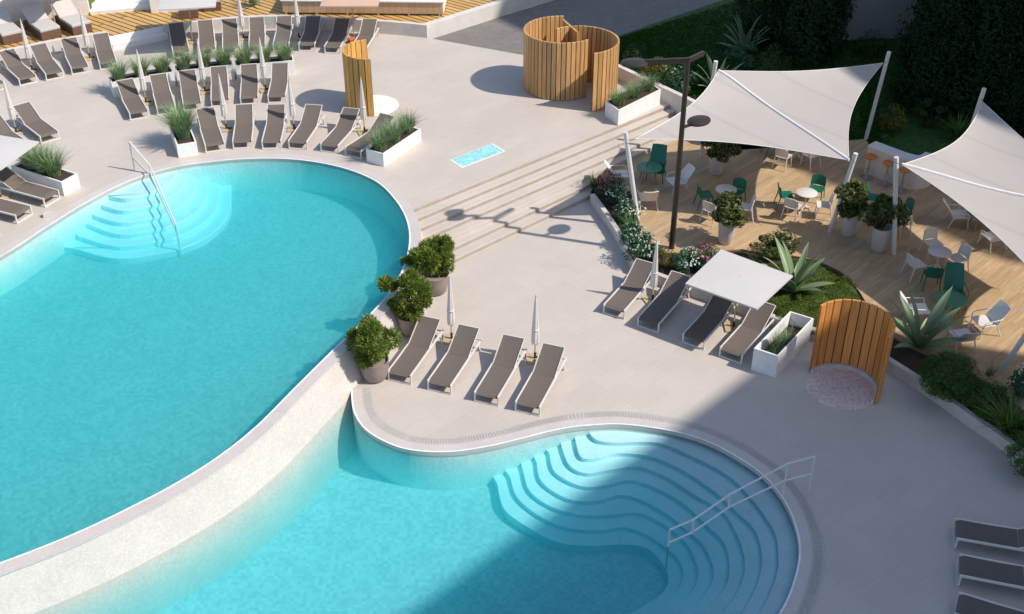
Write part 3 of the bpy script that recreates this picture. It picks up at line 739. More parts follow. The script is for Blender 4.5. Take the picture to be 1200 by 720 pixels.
def open_parasol(base,corners,h,label,mat=M['parasol'],drop=.07):
    r=empty('open_parasol',base,0,label,'parasol'); o=Vector(base)
    c=sum((Vector(q) for q in corners),Vector())/4-o; c.z=h
    MB().tube([(0,0,.03),(c.x,c.y,h)],.024,10).build('pole',M['brass'],r,True)
    b=bevel(MB().box((0,0,.025),(.55,.55,.05)).build('base',M['brass'],r),.006)
    MB().tube([(0,0,.05),(0,0,.25)],.04,10).build('socket',M['bronze'],b,True)
    cs=[Vector(q)-o for q in corners]
    for q in cs: q.z=h-drop
    N=8; P=[]
    for i in range(N+1):
        P.append([])
        for j in range(N+1):
            u,v=i/N,j/N; p=cs[0]*(1-u)*(1-v)+cs[1]*u*(1-v)+cs[2]*u*v+cs[3]*(1-u)*v
            e=max(abs(2*u-1),abs(2*v-1)); p.z=h-drop*e**1.15; P[-1].append(p)
    cn=MB().grid(P,.012).build('canopy',mat,r,True)
    m=MB()
    ring=[P[i][0] for i in range(N+1)]+[P[N][j] for j in range(1,N+1)]+[P[i][N] for i in range(N-1,-1,-1)]+[P[0][j] for j in range(N-1,0,-1)]
    lo=[p+Vector((0,0,-.05)) for p in ring]; ribbon(m,ring,lo,True); m.build('valance',mat,cn)
    for q in cs+[(cs[k]+cs[(k+1)%4])/2 for k in range(4)]: MB().bar((c.x,c.y,h-.03),q+Vector((0,0,-.02)),.02).build('rib',M['frame'],r)
    return r
h=1.86
cs=[G(803,334,h-.12),G(845,294,h-.12),G(929,325,h-.12),G(887,364,h-.12)]; c=sum(cs,Vector())/4
bp=G(859.5,384,0); open_parasol((bp.x,bp.y,0),cs,h,'open square white parasol shading two loungers beside the planting bed')
c=G(-10,174,ZU+1.9); s=[c+Vector(q) for q in((-1.25,-.75,0),(-.7,1.3,0),(1.3,.65,0),(.75,-1.35,0))]
bp=G(1,232,ZU); open_parasol((bp.x,bp.y,ZU),s,1.9,'open white parasol at the left edge above the loungers')
bp=G(225.4,49.5,ZU); zz=ZU+2.25
q0,q1=G(186,14,zz-.15),G(253,10,zz-.15); d=(q1-q0); nn=Vector((-d.y,d.x,0)); open_parasol((bp.x,bp.y,ZU),[q0,q0+nn,q1+nn,q1],2.25,'open square white parasol over the first lounger at the curved wall')
bp=G(415,47,ZU); zz=ZU+2.1
q0,q1=G(375,9.5,zz-.15),G(443,9.5,zz-.15); d=(q1-q0); nn=Vector((-d.y,d.x,0)); open_parasol((bp.x,bp.y,ZU),[q0,q0+nn,q1+nn,q1],2.1,'open peach coloured parasol behind the last loungers at the curved wall',M['peach'])
bp=G(66,33,ZT); c=bp+Vector((0,0,2.4)); s=[c+Vector(q) for q in((-1.3,-1,0),(-1,1.3,0),(1.3,1,0),(1,-1.3,0))]
open_parasol(tuple(bp),s,2.4,'parasol pole standing between the grey daybeds on the timber platform')
# ================================================================ PLANTERS
def planter(corners,z0,h,label,ntuft,group=None,soil=.08,wall=.05,gh=.55,dense=90,tsp=.22,gseed=0,span=(.15,.85),flare=0.):
    """corners: near-left, near-right, far-right, far-left on the ground"""
    C=[Vector((p[0],p[1])) for p in corners]; o=sum(C,Vector((0,0)))/4
    r=empty('box_planter',(o.x,o.y,z0),0,label,'planter',group)
    L=[c-o for c in C]
    def ins(d): 
        ax=(L[1]-L[0]).normalized(); ay=(L[3]-L[0]).normalized()
        return [L[0]+ax*d+ay*d,L[1]-ax*d+ay*d,L[2]-ax*d-ay*d,L[3]+ax*d-ay*d]
    I=ins(wall); m=MB(); n=4
    for i in range(4):
        j=(i+1)%4
        m.add([(*L[i],0),(*L[j],0),(*L[j],h),(*L[i],h)],[(0,1,2,3)])
        m.add([(*L[i],h),(*L[j],h),(*I[j],h),(*I[i],h)],[(0,1,2,3)])
        m.add([(*I[i],h),(*I[j],h),(*I[j],.02),(*I[i],.02)],[(0,1,2,3)])
    m.build('box',M['whitebox'],r)
    MB().sheet([(p.x,p.y) for p in ins(wall-.004)],h-soil).build('soil',M['soil'],r)
    ax=(L[3]-L[0]) if (L[3]-L[0]).length>(L[1]-L[0]).length else (L[1]-L[0])
    mid0=((L[0]+L[1])/2 if ax==(L[3]-L[0]) else (L[0]+L[3])/2)
    ax=(L[3]-L[0]) if (L[3]-L[0]).length>(L[1]-L[0]).length else (L[1]-L[0])
    for k in range(ntuft):
        t=span[0]+(span[1]-span[0])*(k/(max(1,ntuft-1))) if ntuft>1 else .5
        p=mid0+ax*t
        V,nn=blades((p.x,p.y,h-soil),dense,gh,tsp,.011,gseed*10+k,.75)
        leafobj('grass_tuft',V,nn,M['grass'],r)
    return r
def quadfrom(pl,pn,pr,z):     # left, near, right ground pixels of a box; completes the parallelogram
    a,b,c=G(*pl,z).to_2d(),G(*pn,z).to_2d(),G(*pr,z).to_2d()
    return [a,b,c,a+c-b]
planter(quadfrom((430,190),(450,195.8),(493.7,166),ZU),ZU,.5,'long white planter of grass beside the last lounger at the pool end',3,gh=.78,dense=380,gseed=1,soil=.06)
planter(quadfrom((708.7,136),(724,147.5),(773,122.5),ZU),ZU,.62,'stained white planter with three grass tufts beside the double shower',3,gh=.6,dense=300,gseed=2,soil=.05)
planter(quadfrom((880,433.4),(908.3,443),(949.6,398),0),0,.74,'deep white planter with sparse grass beside the curved timber shower',3,gh=.5,dense=60,tsp=.14,gseed=3,soil=.42,span=(.25,.6))
q=[G(75.7,230,ZU).to_2d(),G(94.4,219.6,ZU).to_2d()]; top=G(14,194,ZU+.5).to_2d()-G(73,213.3,ZU+.5).to_2d()
planter([q[0],q[1],q[1]+top,q[0]+top],ZU,.52,'white planter with three bushy grasses at the left edge by the upper pool',3,gh=.95,dense=420,gseed=4,span=(.3,.72))
q=[G(209.5,185.4,ZU).to_2d(),G(232.7,181.5,ZU).to_2d()]; top=G(196.8,146.5,ZU+.52).to_2d()-G(205.5,170,ZU+.52).to_2d()
planter([q[0],q[1],q[1]+top,q[0]+top],ZU,.5,'white box of tall grass between the steps rail and the pool end loungers',2,gh=1.15,dense=480,gseed=5,span=(.42,.66))
gP='white grass planters behind the middle loungers'
a,b=G(130.5,97,ZU+.62).to_2d(),G(203.6,84.3,ZU+.62).to_2d(); c,d=G(206,84,ZU+.62).to_2d(),G(273,76.3,ZU+.62).to_2d(); e_,f_=G(276,77.5,ZU+.62).to_2d(),G(344.6,71,ZU+.62).to_2d()
for i,(u,v) in enumerate(((a,b),(c,d),(e_,f_))):
    n=Vector((-(v-u).y,(v-u).x)).normalized()*.62
    planter([u,v,v+n,u+n],ZU,.62,'white planter with three grass tufts, %s of the row of three'%['leftmost','middle one','rightmost'][i],3,gP,gh=.85,dense=340,gseed=6+i)
# ================================================================ TIMBER SHOWERS
def shower(center,rad,z0,h,a0,a1,label,mat,board,gapw,thick,tray=None,trayr=None,lip=True,second=None,partition=None):
    r=empty('timber_shower',(center[0],center[1],z0),0,label,'outdoor shower')
    def screen(cx,cy,a0,a1):
        n=int(abs(a1-a0)*rad/board); m=MB(); mc=MB()
        for k in range(n):
            t=a0+(a1-a0)*(k+.5)/n; w=abs(a1-a0)/n*rad-gapw
            m.box((cx+rad*math.cos(t),cy+rad*math.sin(t),h/2+.01),(w,thick,h-.02),t+math.pi/2)
        o=m.build('slat_screen',mat,r); bevel(o,.004,1)
        N=48; A=[];B=[]
        for k in range(N+1):
            t=a0+(a1-a0)*k/N
            A.append(Vector((cx+rad*math.cos(t),cy+rad*math.sin(t),.02)))
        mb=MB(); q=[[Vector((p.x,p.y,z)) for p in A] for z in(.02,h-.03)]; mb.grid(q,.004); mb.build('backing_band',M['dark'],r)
        return o
    screen(0,0,a0,a1)
    if second: screen(*second)
    if partition:
        p,q=partition; d=(q-p); ang=math.atan2(d.y,d.x); n=int(d.length/board); m=MB()
        for k in range(n):
            c=p+d*((k+.5)/n); m.box((c.x,c.y,h/2),(d.length/n-gapw,thick,h-.03),ang)
        m.build('partition',mat,r)
    if tray:
        N=56; pl=[(trayr*math.cos(2*math.pi*k/N),trayr*math.sin(2*math.pi*k/N)) for k in range(N)]
        MB().prism(pl,-.02,.012).build('tray',tray,r)
        if lip:
            m=MB(); P=[]
            for k in range(33):
                t=a0+(a1-a0)*k/32; P.append(Vector((math.cos(t),math.sin(t),0)))
            m.prism([(p.x*(rad-.03),p.y*(rad-.03)) for p in P]+[(p.x*(rad-.11),p.y*(rad-.11)) for p in P[::-1]],0,.13); m.build('kerb_ring',M['kerb'],r)
    return r
c=G(986,455,0); e0=G(1028,474,0)-c; e1=G(949,434,0)-c
aa=math.atan2(e0.y,e0.x); ab=math.atan2(e1.y,e1.x)
shower((c.x,c.y),1.02,0,2.25,aa-.06,ab+.1,'curved cedar shower screen with round speckled tray on the lower deck',M['cedar'],.235,.03,.06,M['terrazzo'],.97)
c=G(437,124,ZU)
shower((c.x,c.y),.98,ZU,2.3,R(101),R(279),'small half round timber shower with a round white tray on the upper terrace',M['larch'],.22,.03,.06,M['traywhite'],1.0,False)
cl=Vector((1.93,44.3)); cr=Vector((2.61,43.2)); rr=1.45
shower((cl.x,cl.y),rr,ZU,2.36,R(84),R(312),'double timber shower of two interlocking curved slatted screens',M['oldwood'],.185,.03,.07,None,None,False,(cr.x-cl.x,cr.y-cl.y,R(128),R(-73)),(Vector((.1,1.1))+Vector((0,0)),Vector((.62,-.3))))
# ================================================================ RAILS
def rail(name,segs,r,label,mat=M['steel']):
    root=empty(name,segs[0][1][0],0,label,'handrail'); o=Vector(segs[0][1][0])
    for nm,pts in segs: MB().tube([Vector(p)-o for p in pts],r,8).build(nm,mat,root,True)
    return root
# lower pool rail: posts at deck, rim and in the water
d0=G(948,574,0); d1=G(917,581,.0); 
top0=Vector((d0.x,d0.y,1.0)); top1=Vector((d1.x,d1.y,.98))
dirw=(G(783,640,-.1)-G(917,581,0)); dirw.z=0; Lw=dirw.length; dirw.normalize()
w2=d1+dirw*(Lw*.50); w3=d1+dirw*(Lw*.80); w4=d1+dirw*Lw
def tp(px,base): return base
def zrow(base,y):
    lo,hi=base.z-3,base.z+6
    for _ in range(50):
        mm=(lo+hi)/2; q=np.array([base.x,base.y,mm-CH]); yy=360-FPX*(q@_U)/(q@_F)
        if yy>y: lo=mm
        else: hi=mm
    return mm
def withz(p,z): return Vector((p.x,p.y,z))
T0=withz(d0,zrow(d0,535)); T1=withz(d1,zrow(d1,543.5))
W2=withz(w2,zrow(w2,579.5)); W3=withz(w3,zrow(w3,609)); W4=withz(w4,zrow(w4,621))
segs=[('top_rail',[T0,T1,W2,W3,W4]),('lower_rail',[T0.lerp(d0,.52),T1.lerp(d1,.52),W2-Vector((0,0,.42)),W3-Vector((0,0,.42)),W4-Vector((0,0,.42))])]
segs+=[('post',[d0,T0]),('post',[d1,T1]),('post',[W2-Vector((0,0,.42)),W2]),('post',[W3-Vector((0,0,.42)),W3]),('post',[withz(w4,-1.0),W4])]
rail('pool_handrail',segs,.024,'pale double handrail descending the submerged steps of the lower pool')
# upper pool rail
p0=G(158,200,ZU); p1=G(178,205,ZU-.02); pe=G(210.5,290,.1)
e=pe-p1; e.z=0
t0=withz(p0,zrow(p0,166)); t1=withz(p1,zrow(p1,196)) 
tE=withz(pe,zrow(pe,262))
k0=p0.lerp(p1,1.0)
segs=[('top_rail',[t0,withz(p0.lerp(p1,.95),zrow(p0.lerp(p1,.95),193)),tE,withz(pe,zrow(pe,272))]),('lower_rail',[withz(p0,zrow(p0,184)),withz(p0.lerp(p1,.95),zrow(p0.lerp(p1,.95),208)),withz(pe,zrow(pe,272))]),('post',[p0,t0]),('post',[withz(pe,-.2),tE]),('post',[withz(p0.lerp(p1,.95),.6),withz(p0.lerp(p1,.95),zrow(p0.lerp(p1,.95),193))])]
rail('pool_handrail',segs,.026,'pale double handrail descending the submerged steps of the upper pool')
# foot bath
q=[G(527,188,ZU),G(541,197,ZU),G(592,177.5,ZU),G(577,168.5,ZU)]
fb=empty('foot_bath',tuple(sum(q,Vector())/4),0,'narrow rectangular turquoise foot bath sunk in the terrace above the stairs','foot bath'); o=fb.location
L=[(p-o) for p in q]; cen=Vector((0,0,0))
m=MB(); IN=[p*.93 for p in L]; 
for i in range(4):
    j=(i+1)%4
    m.add([withz(L[i],.012),withz(L[j],.012),withz(IN[j],.012),withz(IN[i],.012)],[(0,1,2,3)])
    m.add([withz(L[i],.0),withz(L[j],.0),withz(L[j],.012),withz(L[i],.012)],[(0,1,2,3)])
m.build('rim',M['white_tile'],fb)
MB().sheet([(p.x,p.y) for p in IN],.006).build('basin',mosaic('foot bath water',(.32,.66,.66),.14,10,.12),fb)
# pool inlet box on the rim at left
p=G(56,253.5,ZU); o=bevel(MB().box((0,0,.07),(.3,.16,.14),R(30)).build('water_inlet',M['kerb'],None,False,p),.01); tag(o,'small stone inlet block on the rim at the left of the upper pool','pool inlet')
# ================================================================ LAMP POST
lp_=G(787,291,ZW); r=empty('street_lamp',tuple(lp_),0,'tall dark bronze lamp post with two oval heads at the deck edge','street lamp')
HT_=6.774-ZW
m=MB().tube([(0,0,-.1),(0,0,HT_-.06)],[.095,.075],16); m.build('pole',M['bronze'],r,True)
hd=G(745,72,6.70)-lp_; ad=Vector((hd.x,hd.y,0)).normalized()
MB().bar((0,0,HT_-.09),Vector((0,0,HT_-.11))+ad*1.25,.10,.16).build('arm',M['bronze'],r)
b2=Vector((.75,.9,0)).normalized()
MB().bar(Vector((0,0,HT_-.09)),Vector((0,0,HT_-.13))+b2*.85,.09,.14).build('arm',M['bronze'],r)
def head(c,d,tilt=0.):
    m=MB(); s=Vector((-d.y,d.x,0)); n=24; prof=[(.02,.09),(.24,.085),(.36,.05),(.385,0),(.36,-.045),(.2,-.07),(.02,-.075)]
    vs=[];fs=[]
    for q,z in prof:
        for k in range(n): a=2*math.pi*k/n; vs.append(c+d*(q*math.cos(a)*1.08)+s*(q*math.sin(a)*.8)+Vector((0,0,z+tilt*q*math.cos(a))))
    for i in range(len(prof)-1):
        for k in range(n): fs.append((i*n+k,(i+1)*n+k,(i+1)*n+(k+1)%n,i*n+(k+1)%n))
    fs.append(tuple(range(n))); fs.append(tuple(range((len(prof)-1)*n+n-1,(len(prof)-1)*n-1,-1)))
    return m.add(vs,fs)
h1=head(Vector((0,0,HT_-.13))+ad*1.58,ad).build('lamp_head',M['bronze'],r,True)
hz=4.55; h2w=G(819,142,hz)-lp_; d2=Vector((h2w.x,h2w.y,0)); L2=d2.length; d2.normalize()
MB().bar((0,0,hz-ZW-.02),Vector((0,0,hz-ZW-.02))+d2*(L2-.2),.05,.09).build('arm',M['bronze'],r)
head(Vector((0,0,hz-ZW))+d2*L2,d2).build('lamp_head',M['bronze'],r,True)
# ================================================================ SAILS
def sail(name,cs,label,sag=.13,posts=(),ridge=True):
    o=sum((Vector(c) for c in cs),Vector())/4
    r=empty(name,tuple(o),0,label,'shade sail'); c=[Vector(q)-o for q in cs]
    N=22; P=[]; mid=sum(c,Vector())/4
    for i in range(N+1):
        P.append([])
        for j in range(N+1):
            u,v=i/N,j/N; p=c[0]*(1-u)*(1-v)+c[1]*u*(1-v)+c[2]*u*v+c[3]*(1-u)*v
            # edges bow inwards
            ku=4*u*(1-u); kv=4*v*(1-v)
            pin=Vector((mid.x,mid.y,p.z))-p; du=abs(2*u-1); dv=abs(2*v-1)
            e=max(ku*dv**2,kv*du**2)
            p=p+Vector((pin.x,pin.y,0))*sag*1.6*e+Vector((0,0,-.12*ku*kv))
            P[-1].append(p)
    MB().grid(P,.006).build('cloth',M['sail'],r,True)
    if ridge:
        pts=[P[i][N-i]+Vector((0,0,.01)) for i in range(N+1)] if ridge==2 else [P[i][i]+Vector((0,0,.01)) for i in range(N+1)]
        MB().tube(pts,.05,8).build('seam_band',M['white'],r,True)
    hm=[P[i][0] for i in range(N+1)]+[P[N][j] for j in range(1,N+1)]+[P[i][N] for i in range(N-1,-1,-1)]+[P[0][j] for j in range(N-1,-1,-1)]
    MB().tube(hm,.012,6,False).build('hem',M['white'],r,True)
    m=MB()
    for q in c: m.tube([q,q+(Vector((q.x,q.y,0)).normalized())*.25+Vector((0,0,.02))],.012,6)
    m.build('corner_link',M['chrome'],r)
    return r
cA=G(744,163,3.35); cTL=G(842,83,4.0); cTR=G(1035,74,3.62); cBR=G(995,188,2.98)
sail('shade_sail',[cTL,cTR,cBR,cA],'off white shade sail in the middle with its left corner by the stairs',.095)
dL=G(1057,193,3.6); dT=G(1152,120,3.75); dR=G(1325,246,3.5); dB=G(1262,372,2.75)
sail('shade_sail',[dL,dT,dR,dB],'off white shade sail running off the right edge of the picture',.11)
def post(base,top,label,z1,r0=.075):
    b=G(*base,ZW) if not isinstance(base,Vector) else base
    o=MB().tube([(0,0,-.1),tuple(top-b)],r0,14).build('sail_post',M['steel'],None,True,b); o['label']=label; o['category']='post'; o['group']='leaning posts of the shade sails'; return o
post((748,258),G(733,155,3.55),'pale sail post leaning left beside the flower bed',0)
q=G(839,72,4.15); post(Vector((q.x-.15,q.y+.35,gz(q.x,q.y)-.1)),q,'pale sail post whose tip shows behind the top left sail corner',0)
post((1014.4,162.7),G(1042,61,3.85),'pale leaning sail post standing at the left end of the bar',0)
post((972,272),G(1003,180,3.2),'pale leaning sail post left of the cream plant pots',0)
post((1048,298),G(1050.5,184.5,3.72),'upright pale sail post right of the cream plant pots',0)
q=G(1153.5,104,3.95); post(Vector((q.x-.2,q.y+.3,.2)),q,'pale sail post at the peak of the right hand sail',0)
q=G(1172,435,ZW); post((1172,435),q+Vector((.75,-.25,2.9)),'pale sail post leaning out of the frame at the right edge',0)
# ================================================================ TABLES AND CHAIRS
def make_table():
    r=empty('cafe_table',(0,0,0))
    MB().lathe([(0.01,.70),(.33,.70),(.36,.712),(.36,.728),(.35,.735),(.01,.735)],36).build('tabletop',M['wplastic'],r,True)
    MB().tube([(0,0,.1),(0,0,.7)],[.035,.03],12).build('pedestal',M['wplastic'],r,True)
    for k in range(4):
        a=math.pi/4+k*math.pi/2; MB().tube([(0,0,.25),(.18*math.cos(a),.18*math.sin(a),.12),(.33*math.cos(a),.33*math.sin(a),.015)],[.026,.022,.018],8).build('leg',M['wplastic'],r,True)
    return r
def make_low():
    r=empty('low_table',(0,0,0))
    MB().lathe([(0.01,.50),(.43,.50),(.46,.515),(.46,.535),(.45,.545),(.01,.545)],36).build('tabletop',M['greentop'],r,True)
    for k in range(4):
        a=math.pi/4+k*math.pi/2; MB().tube([(.26*math.cos(a),.26*math.sin(a),.5),(.38*math.cos(a),.38*math.sin(a),0)],[.035,.022],8).build('leg',M['legwood'],r,True)
    return r
def make_chair(mat):      # faces +Y, back at -Y
    r=empty('dining_chair',(0,0,0)); W=.25
    P=[[Vector((x*(W-.01*abs(y)),y,.455-.018*math.cos(y*5)*(1-x*x)+(.012 if abs(x)>.9 else 0))) for x in np.linspace(-1,1,9)] for y in np.linspace(-.2,.25,8)]
    MB().grid(P[::-1],.022).build('seat',mat,r,True)
    P=[]
    for t in np.linspace(0,1,9):
        z=.50+.36*t; y=-.205-.075*t; w=W*(1.-.10*t**3)
        P.append([Vector((x*w,y+.06*x*x-(.0),z-(.05*x**4 if t>.95 else 0))) for x in np.linspace(-1,1,9)])
    MB().grid(P[::-1],.02).build('backrest',mat,r,True)
    for s in(-1,1):
        MB().tube([(s*.22,.2,.45),(s*.25,.25,0)],[.022,.015],8).build('leg',mat,r,True)
        MB().tube([(s*.225,-.20,.54),(s*.22,-.2,.44),(s*.25,-.30,0)],[.018,.022,.015],8).build('leg',mat,r,True)
    return r
def make_arm(mat,tall=.0):
    r=empty('lounge_chair',(0,0,0)); W=.29
    P=[[Vector((x*W,y,.385-.05*(y<0)*abs(y)*3-.02*(1-x*x))) for x in np.linspace(-1,1,7)] for y in np.linspace(-.22,.32,8)]
    MB().grid(P[::-1],.022).build('seat',mat,r,True)
    P=[]
    for t in np.linspace(0,1,10):
        z=.37+(.50+tall)*t; y=-.22-.34*t**1.25-tall*.2*t; w=W*(1-.12*t**2)
        P.append([Vector((x*w,y+.05*x*x,z)) for x in np.linspace(-1,1,7)])
    MB().grid(P[::-1],.02).build('backrest',mat,r,True)
    for s in(-1,1):
        MB().tube([(s*.27,.27,.37),(s*.31,.32,0)],[.02,.016],8).build('leg',mat,r,True)
        MB().tube([(s*.27,-.2,.35),(s*.31,-.34,0)],[.02,.016],8).build('leg',mat,r,True)
        MB().tube([(s*.30,.28,.36),(s*.32,.27,.52),(s*.32,.22,.56),(s*.31,-.22,.58),(s*.27,-.34,.60)],.016,8).build('arm',mat,r,True)
    return r
for fn,mat in (): pass
PRO={'T':make_table(),'L':make_low(),'GC':make_chair(M['green']),'WC':make_chair(M['wplastic']),'WA':make_arm(M['wplastic']),'GA':make_arm(M['green'],.22)}
regkids(); seen=set()
CAT={'T':'table','L':'low table','GC':'chair','WC':'chair','WA':'armchair','GA':'armchair'}
GRP={'T':'round white cafe tables','L':'round green low tables','GC':'green dining chairs','WC':'white dining chairs','WA':'white lounge chairs','GA':'tall green lounge chairs'}
def put(k,px,face,label,z=None,zp=0.,scale=1.):
    """px = pixel of the piece's centre seen at height zp above the boards; face = heading in degrees (0 = +X, 90 = away from camera)"""
    p=G(*px,ZW+zp); p.z=ZW; rz=R(face-90)
    if k not in seen:
        seen.add(k); o=PRO[k]; o.location=p; o.rotation_euler=(0,0,rz); o.scale=(scale,)*3
    else: o=dup(PRO[k],p,rz,scale=scale)
    o['label']=label; o['category']=CAT[k]; o['group']=GRP[k]; return o
S_=1.06
# left group under the middle sail
put('L',(761,196),0,'round green low table by the left sail post',zp=.54)
put('GA',(769,198),-105,'tall green lounge chair behind the low table by the stairs',zp=.4)
put('WA',(726,204),5,'white lounge chair facing the green table at the top of the flower bed',zp=.4)
put('WA',(759,231),95,'sunlit white lounge chair with its back to the camera near the left sail post',zp=.38)
put('WA',(794,212),200,'white lounge chair partly behind the lamp post, facing left',zp=.38)
# second group
put('T',(851,222),0,'round white table behind the sunlit cream pot near the lamp post',zp=.72)
put('GC',(826,229),10,'green chair facing right at the table near the lamp post',zp=.45)
put('GC',(863,225),-125,'green chair at the far side of the table near the lamp post',zp=.45)
put('WC',(834,246),50,'white chair with its back to the camera left of the sunlit bush',zp=.45)
put('WC',(874,243),170,'white chair right of the sunlit bush, facing left',zp=.45)
# third group (sunlit)
put('T',(945.5,226),0,'sunlit round white table left of the leaning post',zp=.72)
put('GC',(920,229),0,'green chair facing right at the sunlit table',zp=.45)
put('GC',(957,221),-115,'green chair at the far side of the sunlit table',zp=.45)
put('WC',(929,242),55,'white chair with its back to the camera at the sunlit table',zp=.45)
put('WC',(966,241),170,'white chair between the sunlit table and the leaning post',zp=.45)
# fourth group, mostly covered by the sail
put('T',(935,165),0,'round white table half seen through the middle sail',zp=.72)
put('WC',(918,183),55,'white chair half under the sail edge, facing the covered table',zp=.45)
put('WC',(951,182),120,'white chair right of the covered table at the sail edge',zp=.45)
put('GC',(905,168),10,'green chair mostly hidden behind the sail edge',zp=.45)
put('GC',(950,160),-130,'green chair covered by the middle sail at the far table',zp=.45)
# fifth group behind the big pots
put('T',(1041,240),0,'round white table hidden behind the dark bushes in pots',zp=.72)
put('GC',(1023,232),-20,'green chair showing between the two potted bushes',zp=.45)
put('GC',(1058,247),190,'green chair right of the upright sail post',zp=.45)
put('WC',(1056,262),120,'white chair mostly hidden behind the upright sail post',zp=.45)
# sixth group
put('T',(1101.5,295),0,'shaded round white table with four chairs in front of the right sail',zp=.72)
put('WC',(1093,285),-75,'white chair on the far side of the shaded table',zp=.45)
put('WC',(1123,303),-160,'white chair on the right of the shaded table',zp=.45)
put('WC',(1073,310),20,'white chair on the left of the shaded table',zp=.45)
put('GC',(1093,322),80,'green chair with its back to the camera at the shaded table',zp=.45)
# seventh group
put('L',(1115,350),0,'round green low table with wooden legs in front of the agave',zp=.54)
put('GA',(1119,343),-95,'tall green lounge chair behind the wooden legged low table',zp=.4)
put('WA',(1075,362),0,'shaded white lounge chair behind the right agave, facing the green table',zp=.4)
put('WA',(1156,376),195,'sunlit white lounge chair farthest right, leaning back',zp=.4)
put('WA',(1128,394),100,'sunlit white lounge chair with its back to the camera beside the right agave',zp=.38)
# eighth group, under the right sail
put('L',(1152,250),0,'green low table mostly covered by the right sail',zp=.54)
put('WA',(1123,251),-5,'white lounge chair at the edge of the right sail, facing right',zp=.4)
put('WA',(1165,277),110,'white lounge chair mostly covered by the right sail',zp=.4)
# ================================================================ BAR
bp=[(1012,203),(1030,210),(1048,217),(1062,221),(1074,222.5),(1084,220.5),(1091,216)]
bl=catmull([G(x,y,ZW) for x,y in bp],5); o=bl[0].copy()
r=empty('bar_counter',tuple(o),0,'curved pale bar counter with a grey top behind the stools','bar')
f=[Vector((p.x-o.x,p.y-o.y,0)) for p in bl]; bk=offset(f,-.36)
bevel(MB().prism([p.to_2d() for p in f]+[p.to_2d() for p in bk[::-1]],0,1.06).build('front_panel',plain('bar front',(.73,.63,.58),.7,.08,2.),r),.01)
ft=offset(f,.06); bt=offset(f,-.44)
bevel(MB().prism([p.to_2d() for p in ft]+[p.to_2d() for p in bt[::-1]],1.062,1.12).build('counter_top',plain('counter top',(.72,.70,.69),.3,.05,2.),r),.008)
def make_stool():
    r=empty('bar_stool',(0,0,0))
    MB().lathe([(.01,.0),(.23,.0),(.24,.012),(.06,.03),(.01,.032)],28).build('base',M['chrome'],r,True)
    MB().tube([(0,0,.03),(0,0,.78)],.028,10).build('pole',M['chrome'],r,True)
    MB().lathe([(.01,.76),(.17,.77),(.205,.80),(.205,.835),(.18,.855),(.01,.85)],28).build('seat',M['orange'],r,True)
    n=20; MB().tube([(.16*math.cos(2*math.pi*k/n),.16*math.sin(2*math.pi*k/n)-.04,.30) for k in range(n+1)],.01,6).build('footrest',M['chrome'],r,True)
    return r
st0=make_stool(); regkids()
for i,(x,y) in enumerate([(1015.5,208),(1036.7,215.5),(1055.5,224)]):
    l=['tan leather bar stool at the left end of the bar','tan leather bar stool in the middle of the three','tan leather bar stool partly hidden behind the upright sail post'][i]
    if i==0: st0.location=G(x,y,ZW); tag(st0,l,'bar stool','bar stools along the counter')
    else: dup(st0,G(x,y,ZW),0,l,'bar stools along the counter')
# ================================================================ DAYBEDS ETC
def make_daybed():
    r=empty('daybed',(0,0,0))
    bevel(MB().box((0,.98,.19),(.86,1.94,.36)).build('base',M['wicker'],r),.015)
    bevel(MB().box((0,.62,.43),(.86,1.24,.13)).build('seat_cushion',M['cushion'],r),.03,)
    a=R(38); c=Vector((0,1.24+.42*math.cos(a),.42+.42*math.sin(a)))
    bevel(MB().box(c,(.86,.84,.13),0,Matrix.Rotation(a,3,'X')).build('back_cushion',M['cushion'],r),.03)
    return r
db=make_daybed(); regkids()
for i,(f,h) in enumerate([((17,51),(-6,13)),((61.5,46),(37.5,10)),((98,40),(77,7.5))]):
    a=G(*f,ZT); b=G(*h,ZT+.85); d=b-a; rz=math.atan2(d.y,d.x)-math.pi/2
    l=['grey cushioned daybed at the left edge of the timber platform','middle one of the three grey cushioned daybeds','grey cushioned daybed nearest the garden steps'][i]
    if i==0: db.location=a; db.rotation_euler=(0,0,rz); tag(db,l,'daybed','grey cushioned daybeds')
    else: dup(db,a,rz,l,'grey cushioned daybeds')
# wicker pieces behind the big white parasol
for k,(x,y) in enumerate([(222,22),(249,13)]):
    p=G(x,y,ZT); r=empty('ottoman',tuple(p),R(12),['brown wicker ottoman just under the square white parasol','grey topped wicker ottoman right of the square white parasol'][k],'ottoman')
    bevel(MB().box((0,.35,.2),(.8,.8,.38)).build('base',M['wicker'],r),.015); bevel(MB().box((0,.35,.44),(.8,.8,.11)).build('cushion',M['cushion'],r),.025)
# long wood clad box with white rim
a=G(331.5,17.5,ZT); b=G(519,19.5,ZT); d=(b-a); L=d.length; d.normalize(); n=Vector((-d.y,d.x,0)); ang=math.atan2(d.y,d.x)
r=empty('plunge_pool',tuple(a),ang,'long raised tub clad in pale vertical boards with a white rim','plunge pool')
bevel(MB().box((L/2,.07,.36),(L,.06,.52)).build('front_cladding',M['clad'],r),.004)
bevel(MB().box((L+.0,1.2,.36),(.06,2.3,.52)).build('side_cladding',M['white'],r),.004)
m=MB().box((L/2,.09,.645),(L+.1,.22,.05)); m.box((L/2,2.4,.645),(L+.1,.22,.05)); m.box((.07,1.245,.645),(.22,2.08,.05)); m.box((L-.07,1.245,.645),(.22,2.08,.05)); m.build('rim',M['white'],r)
MB().box((L/2,1.24,.28),(L-.1,2.2,.5)).build('basin',plain('tub inside',(.40,.42,.45),.4,.05),r)
for k in range(6): MB().box((.15+k*(L-.3)/5,.06,.05),(.08,.06,.1)).build('leg',M['clad'],r)
